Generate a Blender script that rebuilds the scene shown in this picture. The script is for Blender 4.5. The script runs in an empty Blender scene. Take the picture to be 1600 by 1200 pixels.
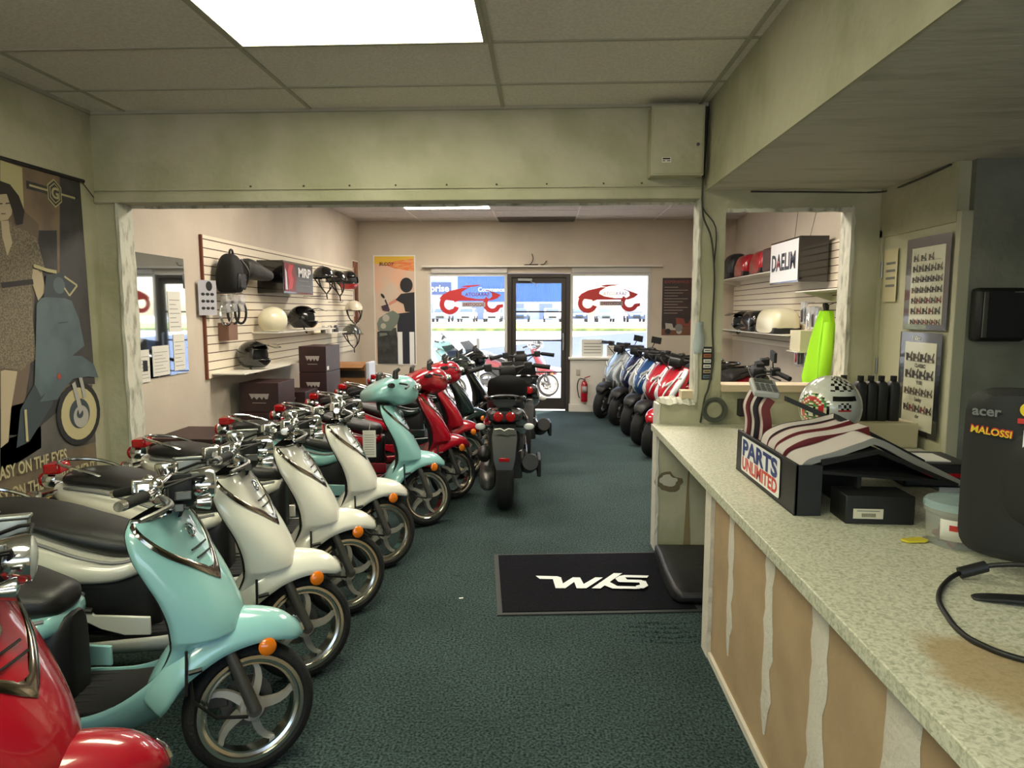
import bpy, math, random
from math import sin, cos, pi, radians as RAD
from mathutils import Vector, Matrix
S = bpy.context.scene
COL = S.collection
random.seed(4)

# ------------------------------------------------------------ camera, world, sun, exposure
cd = bpy.data.cameras.new('camera'); cam = bpy.data.objects.new('camera', cd); COL.objects.link(cam)
cd.sensor_fit = 'HORIZONTAL'; cd.sensor_width = 36; cd.lens = 36 * 1060 / 1600; cd.clip_start = .05; cd.clip_end = 600
cam.location = (0, 0, 1.59); cam.rotation_euler = (RAD(90 - 6.08), 0, RAD(2.6))
S.camera = cam
w = bpy.data.worlds.new('sky'); S.world = w; w.use_nodes = True
nt = w.node_tree; bg = nt.nodes['Background']
sky = nt.nodes.new('ShaderNodeTexSky'); sky.sky_type = 'NISHITA'; sky.sun_disc = False
sky.sun_elevation = RAD(62); sky.sun_rotation = RAD(40); sky.air_density = 1.2; sky.dust_density = 2.5
nt.links.new(sky.outputs[0], bg.inputs[0]); bg.inputs[1].default_value = .42
sd = bpy.data.lights.new('sun', 'SUN'); sd.energy = 5.0; sd.angle = RAD(.6); sd.color = (1, .95, .87)
sun = bpy.data.objects.new('sun', sd); COL.objects.link(sun)
sun.rotation_euler = Vector((.35, .42, 1)).to_track_quat('Z', 'Y').to_euler()
S.view_settings.view_transform = 'Standard'; S.view_settings.look = 'None'
S.view_settings.exposure = 1.1; S.view_settings.gamma = 1.0; S.view_settings.use_curve_mapping = False
S.cycles.max_bounces = 8; S.cycles.diffuse_bounces = 5; S.cycles.glossy_bounces = 4; S.cycles.transparent_max_bounces = 10
S.cycles.sample_clamp_indirect = 6; S.cycles.use_denoising = True; S.cycles.caustics_reflective = False; S.cycles.caustics_refractive = False
LAMP_NEAR, LAMP_FAR = 11.0, 15.0

# ------------------------------------------------------------ materials
def lin(c):
    return tuple(((v / 255) / 12.92 if v / 255 <= .04045 else ((v / 255 + .055) / 1.055) ** 2.4) for v in c) + (1,)
MATS = {}
def mat(name, rgb, rough=.5, metal=0.0, bump=0, scale=60, mix=None, mixscale=8, mixlo=.4, mixhi=.6, coat=0, emit=0, trans=0, alpha=1, spec=None, sheen=0, stretch=None, detail=4):
    if name in MATS: return MATS[name]
    m = bpy.data.materials.new(name); m.use_nodes = True; n = m.node_tree; b = n.nodes['Principled BSDF']
    b.inputs['Base Color'].default_value = lin(rgb); b.inputs['Roughness'].default_value = rough; b.inputs['Metallic'].default_value = metal
    if coat: b.inputs['Coat Weight'].default_value = coat; b.inputs['Coat Roughness'].default_value = .04
    if trans: b.inputs['Transmission Weight'].default_value = trans
    if alpha < 1: b.inputs['Alpha'].default_value = alpha
    if spec is not None: b.inputs['Specular IOR Level'].default_value = spec
    if sheen: b.inputs['Sheen Weight'].default_value = sheen
    if emit: b.inputs['Emission Color'].default_value = lin(rgb); b.inputs['Emission Strength'].default_value = emit
    tc = None
    if bump or mix:
        tc = n.nodes.new('ShaderNodeTexCoord'); src = tc.outputs['Object']
        if stretch:
            mp = n.nodes.new('ShaderNodeMapping'); mp.inputs['Scale'].default_value = stretch; n.links.new(src, mp.inputs['Vector']); src = mp.outputs['Vector']
    if mix:
        t = n.nodes.new('ShaderNodeTexNoise'); t.inputs['Scale'].default_value = mixscale; t.inputs['Detail'].default_value = 6
        r = n.nodes.new('ShaderNodeValToRGB'); r.color_ramp.elements[0].color = lin(rgb); r.color_ramp.elements[1].color = lin(mix)
        r.color_ramp.elements[0].position = mixlo; r.color_ramp.elements[1].position = mixhi
        n.links.new(src, t.inputs['Vector']); n.links.new(t.outputs['Fac'], r.inputs[0]); n.links.new(r.outputs[0], b.inputs['Base Color'])
    if bump:
        t = n.nodes.new('ShaderNodeTexNoise'); t.inputs['Scale'].default_value = scale; t.inputs['Detail'].default_value = detail
        bp = n.nodes.new('ShaderNodeBump'); bp.inputs['Strength'].default_value = bump; bp.inputs['Distance'].default_value = .01
        n.links.new(src, t.inputs['Vector']); n.links.new(t.outputs['Fac'], bp.inputs['Height']); n.links.new(bp.outputs[0], b.inputs['Normal'])
    MATS[name] = m
    return m
wall_near = mat('sage_plaster', (186, 182, 158), .7, bump=.9, scale=14, mix=(168, 166, 138), mixscale=2.5)
wall_shaded = mat('shaded_plaster', (128, 130, 118), .8, bump=.5, scale=25, mix=(112, 114, 103), mixscale=3)  # wall plaster with the shade below the soffit put into its colour
wall_far = mat('cream_plaster', (205, 194, 178), .8, bump=.2, scale=30, mix=(196, 184, 168), mixscale=1.5)
jamb_m = mat('chipped_white_plaster', (205, 204, 190), .8, bump=.9, scale=24, mix=(150, 148, 132), mixscale=18, mixlo=.5, mixhi=.68, stretch=(1, 1, .4))
ceil_near = mat('ceiling_tile', (228, 222, 210), .9, bump=.35, scale=180, mix=(216, 210, 198), mixscale=60)
ceil_far = mat('ceiling_tile_far', (205, 196, 192), .9, bump=.2, scale=120, mix=(196, 188, 184), mixscale=30)
soffit_m = mat('patched_soffit_plaster', (186, 182, 170), .65, bump=.6, scale=9, mix=(150, 147, 134), mixscale=3, mixlo=.5, mixhi=.75, stretch=(.6, 2.2, 1))
grid_m = mat('ceiling_grid', (170, 166, 150), .7)
grid_far_m = mat('ceiling_grid_far', (222, 216, 210), .6)
white = mat('white_paint', (214, 210, 200), .5, bump=.1, scale=40)
chrome = mat('chrome', (225, 225, 225), .13, 1.0)
steel = mat('brushed_steel', (150, 150, 148), .35, 1.0)
gunmetal = mat('grey_metal', (92, 90, 86), .45, .6)
black = mat('black_plastic', (20, 20, 21), .5)
black_gl = mat('gloss_black', (10, 10, 11), .12, coat=.8)
black_mt = mat('matt_black', (17, 17, 18), .75, bump=.15, scale=120)
vinyl = mat('seat_vinyl', (26, 25, 25), .42, bump=.12, scale=260)
rubber = mat('tyre_rubber', (18, 18, 18), .75, bump=.5, scale=90, stretch=(1, 4, 1))
amber = mat('amber_lens', (226, 118, 18), .2, coat=.5)
clear = mat('clear_lens', (225, 228, 226), .12, alpha=.75, coat=.5)
red_lens = mat('red_lens', (170, 12, 18), .15, coat=.6)
P_mint = mat('mint_paint', (150, 204, 204), .28, coat=1.0)
P_white = mat('ivory_paint', (238, 235, 224), .28, coat=1.0)
P_red = mat('red_paint', (165, 14, 34), .25, coat=1.0)
P_black = mat('black_paint', (14, 20, 22), .18, coat=1.0)
P_green = mat('dark_green_paint', (28, 44, 42), .2, coat=1.0)
P_blue = mat('blue_paint', (26, 72, 128), .25, coat=1.0)
P_navy = mat('navy_paint', (28, 32, 70), .25, coat=1.0)
P_silver = mat('silver_paint', (176, 192, 205), .3, .5, coat=.6)
P_grey = mat('charcoal_paint', (40, 41, 42), .45)
stripe = mat('white_trim', (215, 222, 228), .3)
wood = mat('raw_wood', (206, 188, 160), .7, bump=.2, scale=20, stretch=(1, 8, 8))
cardboard = mat('cardboard', (150, 105, 62), .85, bump=.1)
paper = mat('paper', (224, 222, 214), .8)
ink = mat('black_ink', (28, 28, 30), .7)
grey_ink = mat('grey_ink', (120, 120, 118), .7)

def carpet_mat():
    m = mat('carpet', (44, 66, 60), .97, spec=.15); n = m.node_tree; b = n.nodes['Principled BSDF']
    tc = n.nodes.new('ShaderNodeTexCoord')
    f = n.nodes.new('ShaderNodeTexNoise'); f.inputs['Scale'].default_value = 95; f.inputs['Detail'].default_value = 5
    g = n.nodes.new('ShaderNodeTexNoise'); g.inputs['Scale'].default_value = 1.3; g.inputs['Detail'].default_value = 8
    s = n.nodes.new('ShaderNodeMapping'); s.inputs['Scale'].default_value = (3, 14, 1)
    k = n.nodes.new('ShaderNodeTexNoise'); k.inputs['Scale'].default_value = 2.2; k.inputs['Detail'].default_value = 5
    for q in (f, g): n.links.new(tc.outputs['Object'], q.inputs['Vector'])
    n.links.new(tc.outputs['Object'], s.inputs['Vector']); n.links.new(s.outputs[0], k.inputs['Vector'])
    r = n.nodes.new('ShaderNodeValToRGB'); r.color_ramp.elements[0].color = lin((27, 36, 35)); r.color_ramp.elements[1].color = lin((72, 90, 90))
    r.color_ramp.elements[0].position = .36; r.color_ramp.elements[1].position = .64
    n.links.new(f.outputs['Fac'], r.inputs[0])
    mx = n.nodes.new('ShaderNodeMixRGB'); mx.blend_type = 'MULTIPLY'; mx.inputs[0].default_value = .7
    r2 = n.nodes.new('ShaderNodeValToRGB'); r2.color_ramp.elements[0].color = (.62, .62, .6, 1); r2.color_ramp.elements[0].position = .3; r2.color_ramp.elements[1].position = .6
    n.links.new(g.outputs['Fac'], r2.inputs[0]); n.links.new(r.outputs[0], mx.inputs[1]); n.links.new(r2.outputs[0], mx.inputs[2])
    mx2 = n.nodes.new('ShaderNodeMixRGB'); mx2.blend_type = 'MULTIPLY'; mx2.inputs[0].default_value = .6
    r3 = n.nodes.new('ShaderNodeValToRGB'); r3.color_ramp.elements[0].color = (.35, .35, .35, 1); r3.color_ramp.elements[0].position = .27; r3.color_ramp.elements[1].position = .36
    n.links.new(k.outputs['Fac'], r3.inputs[0]); n.links.new(mx.outputs[0], mx2.inputs[1]); n.links.new(r3.outputs[0], mx2.inputs[2])
    n.links.new(mx2.outputs[0], b.inputs['Base Color'])
    bp = n.nodes.new('ShaderNodeBump'); bp.inputs['Strength'].default_value = .8; bp.inputs['Distance'].default_value = .006
    n.links.new(f.outputs['Fac'], bp.inputs['Height']); n.links.new(bp.outputs[0], b.inputs['Normal'])
    return m
carpet = carpet_mat()
def laminate_mat():
    m = mat('speckled_laminate', (180, 182, 150), .38); n = m.node_tree; b = n.nodes['Principled BSDF']
    tc = n.nodes.new('ShaderNodeTexCoord')
    a = n.nodes.new('ShaderNodeTexNoise'); a.inputs['Scale'].default_value = 85; a.inputs['Detail'].default_value = 3; a.inputs['Distortion'].default_value = .8
    c = n.nodes.new('ShaderNodeTexNoise'); c.inputs['Scale'].default_value = 3.2; c.inputs['Detail'].default_value = 7
    for q in (a, c): n.links.new(tc.outputs['Object'], q.inputs['Vector'])
    r = n.nodes.new('ShaderNodeValToRGB'); e = r.color_ramp.elements
    e[0].color = lin((160, 162, 138)); e[0].position = .30; e[1].color = lin((214, 212, 192)); e[1].position = .58
    n.links.new(a.outputs['Fac'], r.inputs[0])
    # a brown worn-through patch near the front of the counter
    sx = n.nodes.new('ShaderNodeVectorMath'); sx.operation = 'DISTANCE'; sx.inputs[1].default_value = (.93, 1.36, .86)
    mp = n.nodes.new('ShaderNodeMapping'); mp.inputs['Scale'].default_value = (1.0, 1.0, 1)
    n.links.new(tc.outputs['Object'], mp.inputs['Vector']); n.links.new(mp.outputs[0], sx.inputs[0])
    ad = n.nodes.new('ShaderNodeMath'); ad.operation = 'MULTIPLY_ADD'; ad.inputs[1].default_value = .55
    n.links.new(c.outputs['Fac'], ad.inputs[0]); n.links.new(sx.outputs['Value'], ad.inputs[2])
    r2 = n.nodes.new('ShaderNodeValToRGB'); r2.color_ramp.elements[0].position = .36; r2.color_ramp.elements[1].position = .43
    r2.color_ramp.elements[0].color = (1, 1, 1, 1); r2.color_ramp.elements[1].color = (0, 0, 0, 1)
    n.links.new(ad.outputs[0], r2.inputs[0])
    mx = n.nodes.new('ShaderNodeMixRGB'); mx.inputs[2].default_value = lin((168, 140, 96)); n.links.new(r.outputs[0], mx.inputs[1])
    ml = n.nodes.new('ShaderNodeMath'); ml.operation = 'MULTIPLY'; ml.inputs[1].default_value = .75; n.links.new(r2.outputs[0], ml.inputs[0])
    n.links.new(ml.outputs[0], mx.inputs[0]); n.links.new(mx.outputs[0], b.inputs['Base Color'])
    return m
laminate = laminate_mat()

# ------------------------------------------------------------ mesh builder
class MB:
    def __init__(s): s.v = []; s.f = []; s.m = []; s.M = Matrix.Identity(4)
    def add(s, vs, fs, m=0):
        o = len(s.v); s.v += [s.M @ Vector(p) for p in vs]
        for f in fs: s.f.append([o + i for i in f]); s.m.append(m)
        return s
    def box(s, x0, x1, y0, y1, z0, z1, m=0):
        v = [(x, y, z) for x in (x0, x1) for y in (y0, y1) for z in (z0, z1)]
        return s.add(v, [(0, 1, 3, 2), (4, 6, 7, 5), (0, 4, 5, 1), (2, 3, 7, 6), (0, 2, 6, 4), (1, 5, 7, 3)], m)
    def rings(s, R, m=0, cap=True, closed=True):
        n = len(R[0]); vs = [p for r in R for p in r]; fs = []
        for i in range(len(R) - 1):
            for j in range(n if closed else n - 1):
                k = (j + 1) % n; fs.append((i * n + j, i * n + k, (i + 1) * n + k, (i + 1) * n + j))
        if cap and closed: fs.append(tuple(range(n))[::-1]); fs.append(tuple((len(R) - 1) * n + j for j in range(n)))
        return s.add(vs, fs, m)
    def tube(s, path, r, n=8, m=0, cap=True):
        P = [Vector(p) for p in path]; R = []; up = None
        for i, p in enumerate(P):
            d = (P[min(i + 1, len(P) - 1)] - P[max(i - 1, 0)]).normalized()
            if up is None: up = Vector((0, 0, 1)) if abs(d.z) < .9 else Vector((1, 0, 0))
            a = d.cross(up).normalized(); up = a.cross(d).normalized()
            rr = r[i] if isinstance(r, (list, tuple)) else r
            R.append([p + (a * cos(2 * pi * k / n) + up * sin(2 * pi * k / n)) * rr for k in range(n)])
        return s.rings(R, m, cap)
    def lathe(s, prof, c=(0, 0, 0), ax='z', n=24, m=0, cap=True):
        R = []
        for r, h in prof:
            ring = []
            for k in range(n):
                a = 2 * pi * k / n; x, y = r * cos(a), r * sin(a)
                ring.append({'z': (c[0] + x, c[1] + y, c[2] + h), 'y': (c[0] + x, c[1] + h, c[2] + y), 'x': (c[0] + h, c[1] + x, c[2] + y)}[ax])
            R.append(ring)
        return s.rings(R, m, cap)
    def torus_prof(s, prof, c, ax='y', n=40, m=0):
        "closed profile revolved"
        k = len(prof); R = []
        for i in range(n + 1):
            a = 2 * pi * i / n
            ring = []
            for r, h in prof:
                x, y = r * cos(a), r * sin(a)
                ring.append({'z': (c[0] + x, c[1] + y, c[2] + h), 'y': (c[0] + x, c[1] + h, c[2] + y), 'x': (c[0] + h, c[1] + x, c[2] + y)}[ax])
            R.append(ring)
        return s.rings(R, m, False)
    def ball(s, c, r, n=12, m=0, sc=(1, 1, 1), lo=-90, hi=90):
        h = max(3, n // 2); R = []
        for i in range(h + 1):
            a = RAD(lo + (hi - lo) * i / h); q = max(cos(a), .001)
            R.append([(c[0] + r * sc[0] * q * cos(2 * pi * k / n), c[1] + r * sc[1] * q * sin(2 * pi * k / n), c[2] + r * sc[2] * sin(a)) for k in range(n)])
        return s.rings(R, m)
    def extr(s, pts, axis, a, b, m=0):
        "polygon of 2D points extruded along axis from a to b"
        def P(p, t): return {'x': (t, p[0], p[1]), 'y': (p[0], t, p[1]), 'z': (p[0], p[1], t)}[axis]
        return s.rings([[P(p, a) for p in pts], [P(p, b) for p in pts]], m)
    def build(s, name, mats, parent=None, smooth=True, bevel=0, solid=0, sub=0, objlink=False, angle=40, off=-1):
        me = bpy.data.meshes.new(name); me.from_pydata([tuple(v) for v in s.v], [], s.f)
        mats = mats if isinstance(mats, (list, tuple)) else [mats]
        for m in mats: me.materials.append(m)
        if len(mats) > 1: me.polygons.foreach_set('material_index', s.m)
        import bmesh
        bm = bmesh.new(); bm.from_mesh(me); bmesh.ops.remove_doubles(bm, verts=bm.verts, dist=1e-5)
        bmesh.ops.recalc_face_normals(bm, faces=bm.faces); bm.to_mesh(me); bm.free()
        if smooth: me.shade_smooth(); me.set_sharp_from_angle(angle=RAD(angle))
        o = bpy.data.objects.new(name, me); COL.objects.link(o)
        if parent: o.parent = parent
        if solid: q = o.modifiers.new('s', 'SOLIDIFY'); q.thickness = solid; q.offset = off
        if bevel: q = o.modifiers.new('b', 'BEVEL'); q.width = bevel; q.segments = 2; q.limit_method = 'ANGLE'
        if sub: q = o.modifiers.new('u', 'SUBSURF'); q.levels = sub; q.render_levels = sub
        if objlink:
            for i, m in enumerate(mats): o.material_slots[i].link = 'OBJECT'; o.material_slots[i].material = m
        return o

def cr(L, k):
    "Catmull-Rom resampling of a list of tuples, k steps per span"
    out = []
    for i in range(len(L) - 1):
        p0, p1, p2, p3 = L[max(i - 1, 0)], L[i], L[i + 1], L[min(i + 2, len(L) - 1)]
        for j in range(k):
            t = j / k
            out.append(tuple(.5 * (2 * b + (c - a) * t + (2 * a - 5 * b + 4 * c - d) * t * t + (3 * b - a - 3 * c + d) * t ** 3) for a, b, c, d in zip(p0, p1, p2, p3)))
    out.append(L[-1]); return out
def shell(st, k=4, n=16, q=1.0, pw=1.0, mb=None, m=0):
    "st: (ridge x, ridge z, edge x, edge z, half width) -> open shell"
    mb = mb or MB(); R = []
    for rx, rz, ex, ez, wd in cr(st, k):
        ring = []
        for i in range(n + 1):
            t = -pi / 2 + pi * i / n; c = max(cos(t), 0) ** q; y = wd * math.copysign(abs(sin(t)) ** pw, t)
            ring.append((ex + (rx - ex) * c, y, ez + (rz - ez) * c))
        R.append(ring)
    return mb.rings(R, m, False, False)
def shell_pt(st, u, tdeg, q=1.0, pw=1.0):
    "point on the shell at station parameter u (float index), angle t"
    L = cr(st, 8); f = u * 8; i = min(int(f), len(L) - 2); g = f - i
    rx, rz, ex, ez, wd = [a + (b - a) * g for a, b in zip(L[i], L[i + 1])]
    t = RAD(tdeg); c = max(cos(t), 0) ** q
    return Vector((ex + (rx - ex) * c, wd * math.copysign(abs(sin(t)) ** pw, t), ez + (rz - ez) * c))
def hull(st, k=4, n=16, e=.8, mb=None, m=0, ax='x'):
    "st: (x, z bottom, z top, half width[, y centre]) -> closed superellipse loft"
    mb = mb or MB(); R = []
    for s_ in cr(st, k):
        x, zb, zt, wd = s_[:4]; yc = s_[4] if len(s_) > 4 else 0; ring = []
        for i in range(n):
            a = 2 * pi * i / n; c, d = cos(a), sin(a)
            y = yc + wd * math.copysign(abs(c) ** e, c); z = (zb + zt) / 2 + (zt - zb) / 2 * math.copysign(abs(d) ** e, d)
            ring.append((x, y, z) if ax == 'x' else (y, x, z))
        R.append(ring)
    return mb.rings(R, m)

def tag(o, label, cat, group=None, kind=None):
    o['label'] = label; o['category'] = cat
    if group: o['group'] = group
    if kind: o['kind'] = kind
    return o
def empty(name, loc, rz=0, label=None, cat=None, group=None):
    o = bpy.data.objects.new(name, None); COL.objects.link(o); o.location = loc; o.rotation_euler = (0, 0, RAD(rz)); o.empty_display_size = .1
    if label: tag(o, label, cat, group)
    return o
def struct(o): o['kind'] = 'structure'; return o
def kids(o): return [c for c in bpy.data.objects if c.parent == o]
def copy_tree(o, parent=None):
    c = o.copy(); COL.objects.link(c); c.parent = parent
    for ch in kids(o): copy_tree(ch, c)
    return c
def repaint(root, a, b):
    for ch in kids(root):
        for sl in getattr(ch, 'material_slots', []):
            if sl.link == 'OBJECT' and sl.material == a: sl.material = b
        repaint(ch, a, b)

_tc = {}
def text_geo(txt, size, bold=0, shear=0, sx=1.0):
    key = (txt, size, bold, shear)
    if key not in _tc:
        c = bpy.data.curves.new('lettering', 'FONT'); c.body = txt; c.size = size; c.offset = bold; c.shear = shear; c.resolution_u = 3
        o = bpy.data.objects.new('lettering', c); COL.objects.link(o); me = o.to_mesh()
        _tc[key] = ([tuple(v.co) for v in me.vertices], [tuple(p.vertices) for p in me.polygons])
        o.to_mesh_clear(); bpy.data.objects.remove(o); bpy.data.curves.remove(c)
    return _tc[key]
class Art:
    "flat print built on a plane: origin O, unit vectors U (right) and V (up); layers stack along N"
    def __init__(s, O, U, V, eps=.0007):
        s.O = Vector(O); s.U = Vector(U).normalized(); s.V = Vector(V).normalized(); s.N = s.U.cross(s.V); s.eps = eps; s.mb = MB(); s.mats = []
    def mi(s, m):
        if m not in s.mats: s.mats.append(m)
        return s.mats.index(m)
    def P(s, u, v, l): return s.O + s.U * u + s.V * v + s.N * (l * s.eps)
    def poly(s, pts, m, l=1): s.mb.add([s.P(u, v, l) for u, v in pts], [tuple(range(len(pts)))], s.mi(m)); return s
    def rect(s, u0, v0, u1, v1, m, l=1): return s.poly([(u0, v0), (u1, v0), (u1, v1), (u0, v1)], m, l)
    def disc(s, u, v, r, m, l=1, sy=1, n=24, rot=0): 
        return s.poly([(u + r * cos(2 * pi * k / n) * cos(rot) - r * sy * sin(2 * pi * k / n) * sin(rot), v + r * cos(2 * pi * k / n) * sin(rot) + r * sy * sin(2 * pi * k / n) * cos(rot)) for k in range(n)], m, l)
    def ringd(s, u, v, r0, r1, m, l=1, n=24, a0=0, a1=360, sx=1):
        for k in range(n):
            a = RAD(a0 + (a1 - a0) * k / n); b = RAD(a0 + (a1 - a0) * (k + 1) / n)
            s.poly([(u + r0 * cos(a) * sx, v + r0 * sin(a)), (u + r1 * cos(a) * sx, v + r1 * sin(a)), (u + r1 * cos(b) * sx, v + r1 * sin(b)), (u + r0 * cos(b) * sx, v + r0 * sin(b))], m, l)
        return s
    def line(s, pts, wd, m, l=1):
        for (a, b), (c, d) in zip(pts, pts[1:]):
            L = math.hypot(c - a, d - b) or 1; nx, ny = -(d - b) / L * wd / 2, (c - a) / L * wd / 2
            s.poly([(a - nx, b - ny), (c - nx, d - ny), (c + nx, d + ny), (a + nx, b + ny)], m, l)
        return s
    def text(s, txt, u, v, size, m, l=1, bold=0, wid=None, rot=0, mirror=False, shear=0, center=False):
        vs, fs = text_geo(txt, size, bold, shear)
        if not vs: return s
        x0 = min(p[0] for p in vs); x1 = max(p[0] for p in vs); k = wid / (x1 - x0) if wid else 1
        W = (x1 - x0) * k; out = []
        for x, y, z in vs:
            a = (x - x0) * k
            if mirror: a = W - a
            if center: a -= W / 2
            out.append(s.P(u + a * cos(rot) - y * sin(rot), v + a * sin(rot) + y * cos(rot), l))
        s.mb.add(out, [f[::-1] if mirror else f for f in fs], s.mi(m)); return s
    def build(s, name, parent=None): 
        me = bpy.data.meshes.new(name); me.from_pydata([tuple(v) for v in s.mb.v], [], s.mb.f)
        for m in s.mats: me.materials.append(m)
        me.polygons.foreach_set('material_index', s.mb.m)
        o = bpy.data.objects.new(name, me); COL.objects.link(o)
        if parent: o.parent = parent
        return o
# ------------------------------------------------------------ the setting
ZN, ZF, YW, YF, XL, XR = 2.88, 3.02, 4.44, 10.9, -2.95, 3.0
T = .14
def sbox(name, m, *a, bevel=0, parent=None):
    o = MB().box(*a).build(name, m, parent, smooth=False, bevel=bevel)
    return struct(o) if not parent else o
sbox('floor', carpet, -3.2, 3.7, -2.6, YF, -.06, 0)
sbox('wall_left', wall_near, XL - .1, XL, -2.6, YW, 0, ZN + .2)
sbox('wall_left_showroom', wall_far, XL - .1, XL, YW + T, YF, 0, ZF + .1)
sbox('wall_right_showroom', wall_far, XR, XR + .1, YW + T, YF, 0, ZF + .1)
wb = MB().box(-3.05, 3.7, -2.6, -2.5, 0, .95).box(-3.05, 3.7, -2.6, -2.5, 2.25, ZN + .2).box(-3.05, -2.4, -2.6, -2.5, .95, 2.25).box(3.0, 3.7, -2.6, -2.5, .95, 2.25)
struct(wb.build('wall_back', wall_near, smooth=False))  # the opening behind the camera is added to brighten ceiling and counter
sbox('wall_right', wall_shaded, 3.6, 3.7, -2.5, 3.6, 0, ZN + .2)
# dividing wall with the wide opening and the pass-through
dw = MB()
dw.box(XL, -2.805, YW, YW + T, 0, ZN + .2); dw.box(-2.805, 1.0, YW, YW + T, 2.30, ZN + .2); dw.box(1.0, 1.155, YW, YW + T, 1.0, ZN + .2)
dw.box(1.155, 1.94, YW, YW + T, 2.235, ZN + .2); dw.box(1.94, 3.7, YW, YW + T, 0, ZN + .2); dw.box(.765, 1.94, YW, YW + T, 0, 1.0)
dwo = struct(dw.build('wall_divider', wall_near, smooth=False))
r = MB(); r.box(-2.945, 1.02, YW - .012, YW, 2.375, 2.387).box(-2.945, 1.0, YW - .02, YW, 2.30, 2.36)
struct(r.build('trim_1', wall_near, smooth=False, bevel=.004))
def rough_strip(name, x0, x1, y0, y1, z0, z1, m=jamb_m, seed=1):
    rr = random.Random(seed); mb = MB(); n = 22; R = []
    for i in range(n + 1):
        t = i / n; j = lambda a: (rr.random() - .5) * a
        if z1 - z0 > max(x1 - x0, y1 - y0): z = z0 + (z1 - z0) * t; R.append([(x0 + j(.004), y0 + j(.01), z), (x1 + j(.012), y0 + j(.004), z), (x1 + j(.012), y1, z), (x0, y1, z)])
        else: x = x0 + (x1 - x0) * t; R.append([(x, y0 + j(.01), z0 + j(.01)), (x, y1, z0 + j(.004)), (x, y1, z1), (x, y0 + j(.004), z1 + j(.01))])
    return mb.rings(R).build(name, m, smooth=False)
struct(rough_strip('trim_2', -2.81, -2.79, YW - .012, YW + T + .01, 0, 2.31))
struct(rough_strip('trim_3', .985, 1.002, YW - .01, YW + T + .01, 1.0, 2.31, seed=3))
struct(rough_strip('trim_4', 1.93, 1.952, YW - .012, YW + T + .01, 1.12, 2.25, seed=4))
struct(rough_strip('trim_5', -2.80, 1.0, YW + T - .01, YW + T + .012, 2.285, 2.303, seed=5))
struct(rough_strip('trim_6', .748, .768, YW - .006, YW + T, 0, .99, white, seed=6))
struct(rough_strip('trim_7', 1.155, 1.94, YW - .015, YW + .02, 2.215, 2.238, seed=7))
sill = MB().box(1.157, 1.95, YW - .03, YW + T + .03, 1.075, 1.12); struct(sill.build('trim_8', wood, smooth=False, bevel=.003))
sbox('trim_9', wall_near, 1.155, 1.94, YW + .01, YW + T - .01, 1.0, 1.075)
# front wall
fw = MB()
fw.box(-3.05, -1.85, YF, YF + .15, 0, ZF + .1); fw.box(-1.85, 1.68, YF, YF + .15, 2.2, ZF + .1); fw.box(1.68, 3.1, YF, YF + .15, 0, ZF + .1); fw.box(.43, 1.68, YF, YF + .15, 0, .84)
struct(fw.build('wall_front', wall_far, smooth=False))
glass = mat('window_glass', (255, 255, 255), 0.0, alpha=.06); glass.node_tree.nodes['Principled BSDF'].inputs['Specular IOR Level'].default_value = .5
alu = mat('white_window_frame', (196, 194, 188), .45)
def window(name, x0, x1, z0, z1):
    f = MB(); t = .045
    f.box(x0, x0 + t, YF - .01, YF + .09, z0, z1).box(x1 - t, x1, YF - .01, YF + .09, z0, z1).box(x0 + t, x1 - t, YF - .01, YF + .09, z1 - t, z1).box(x0 + t, x1 - t, YF - .01, YF + .09, z0, z0 + t)
    o = struct(f.build(name, alu, smooth=False, bevel=.004))
    MB().box(x0 + t, x1 - t, YF + .04, YF + .046, z0 + t, z1 - t).build('window_pane', glass, o, smooth=False); return o
w1 = window('window_1', -1.85, -.57, .03, 2.2); w2 = window('window_2', .43, 1.70, .84, 2.2)
# entrance door
bronze = mat('bronze_frame', (62, 56, 52), .4, .4)
d = MB(); d.box(-.565, -.50, YF - .02, YF + .1, 0, 2.19).box(.365, .43, YF - .02, YF + .1, 0, 2.19).box(-.5, .365, YF - .02, YF + .1, 2.13, 2.19)
door = struct(d.build('door_1', bronze, smooth=False, bevel=.004))
d = MB(); d.box(-.5, -.43, YF + .02, YF + .065, .02, 2.13).box(.295, .365, YF + .02, YF + .065, .02, 2.13).box(-.43, .295, YF + .02, YF + .065, 2.04, 2.13).box(-.43, .295, YF + .02, YF + .065, .02, .2)
for z in (1.59, 1.13, .62): d.box(-.43, .295, YF + .03, YF + .055, z - .012, z + .012)
d.build('door_leaf', bronze, door, smooth=False, bevel=.003)
MB().box(-.43, .295, YF + .04, YF + .045, .2, 2.04).build('door_pane', glass, door, smooth=False)
d = MB().box(-.40, -.17, YF - .06, YF + .02, 2.075, 2.115).tube([(-.2, YF - .03, 2.07), (-.12, YF - .02, 2.04), (-.1, YF + .02, 2.0)], .01); d.build('door_closer', steel, door, bevel=.004)
MB().tube([(.33, YF - .02, 1.25), (.33, YF - .05, 1.23), (.33, YF - .05, 1.0), (.33, YF - .02, .98)], .012).build('door_handle', steel, door)
# blind rail and boxes above the glass
struct(MB().box(-1.92, 1.86, YF - .11, YF - .001, 2.29, 2.315).build('trim_10', white, smooth=False, bevel=.003))
struct(MB().box(-1.78, -.57, YF - .05, YF - .001, 2.2, 2.285).box(.45, 1.68, YF - .05, YF - .001, 2.2, 2.285).build('trim_11', mat('blind_box', (186, 182, 176), .6), smooth=False, bevel=.004))
# low box under the right window
lp = MB().box(.44, 1.66, YF - .10, YF - .002, .05, .835).box(.41, 1.70, YF - .14, YF - .002, .835, .87).box(.42, 1.68, YF - .13, YF - .002, 0, .12)
struct(lp.build('trim_12', white, smooth=False, bevel=.005))
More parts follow.
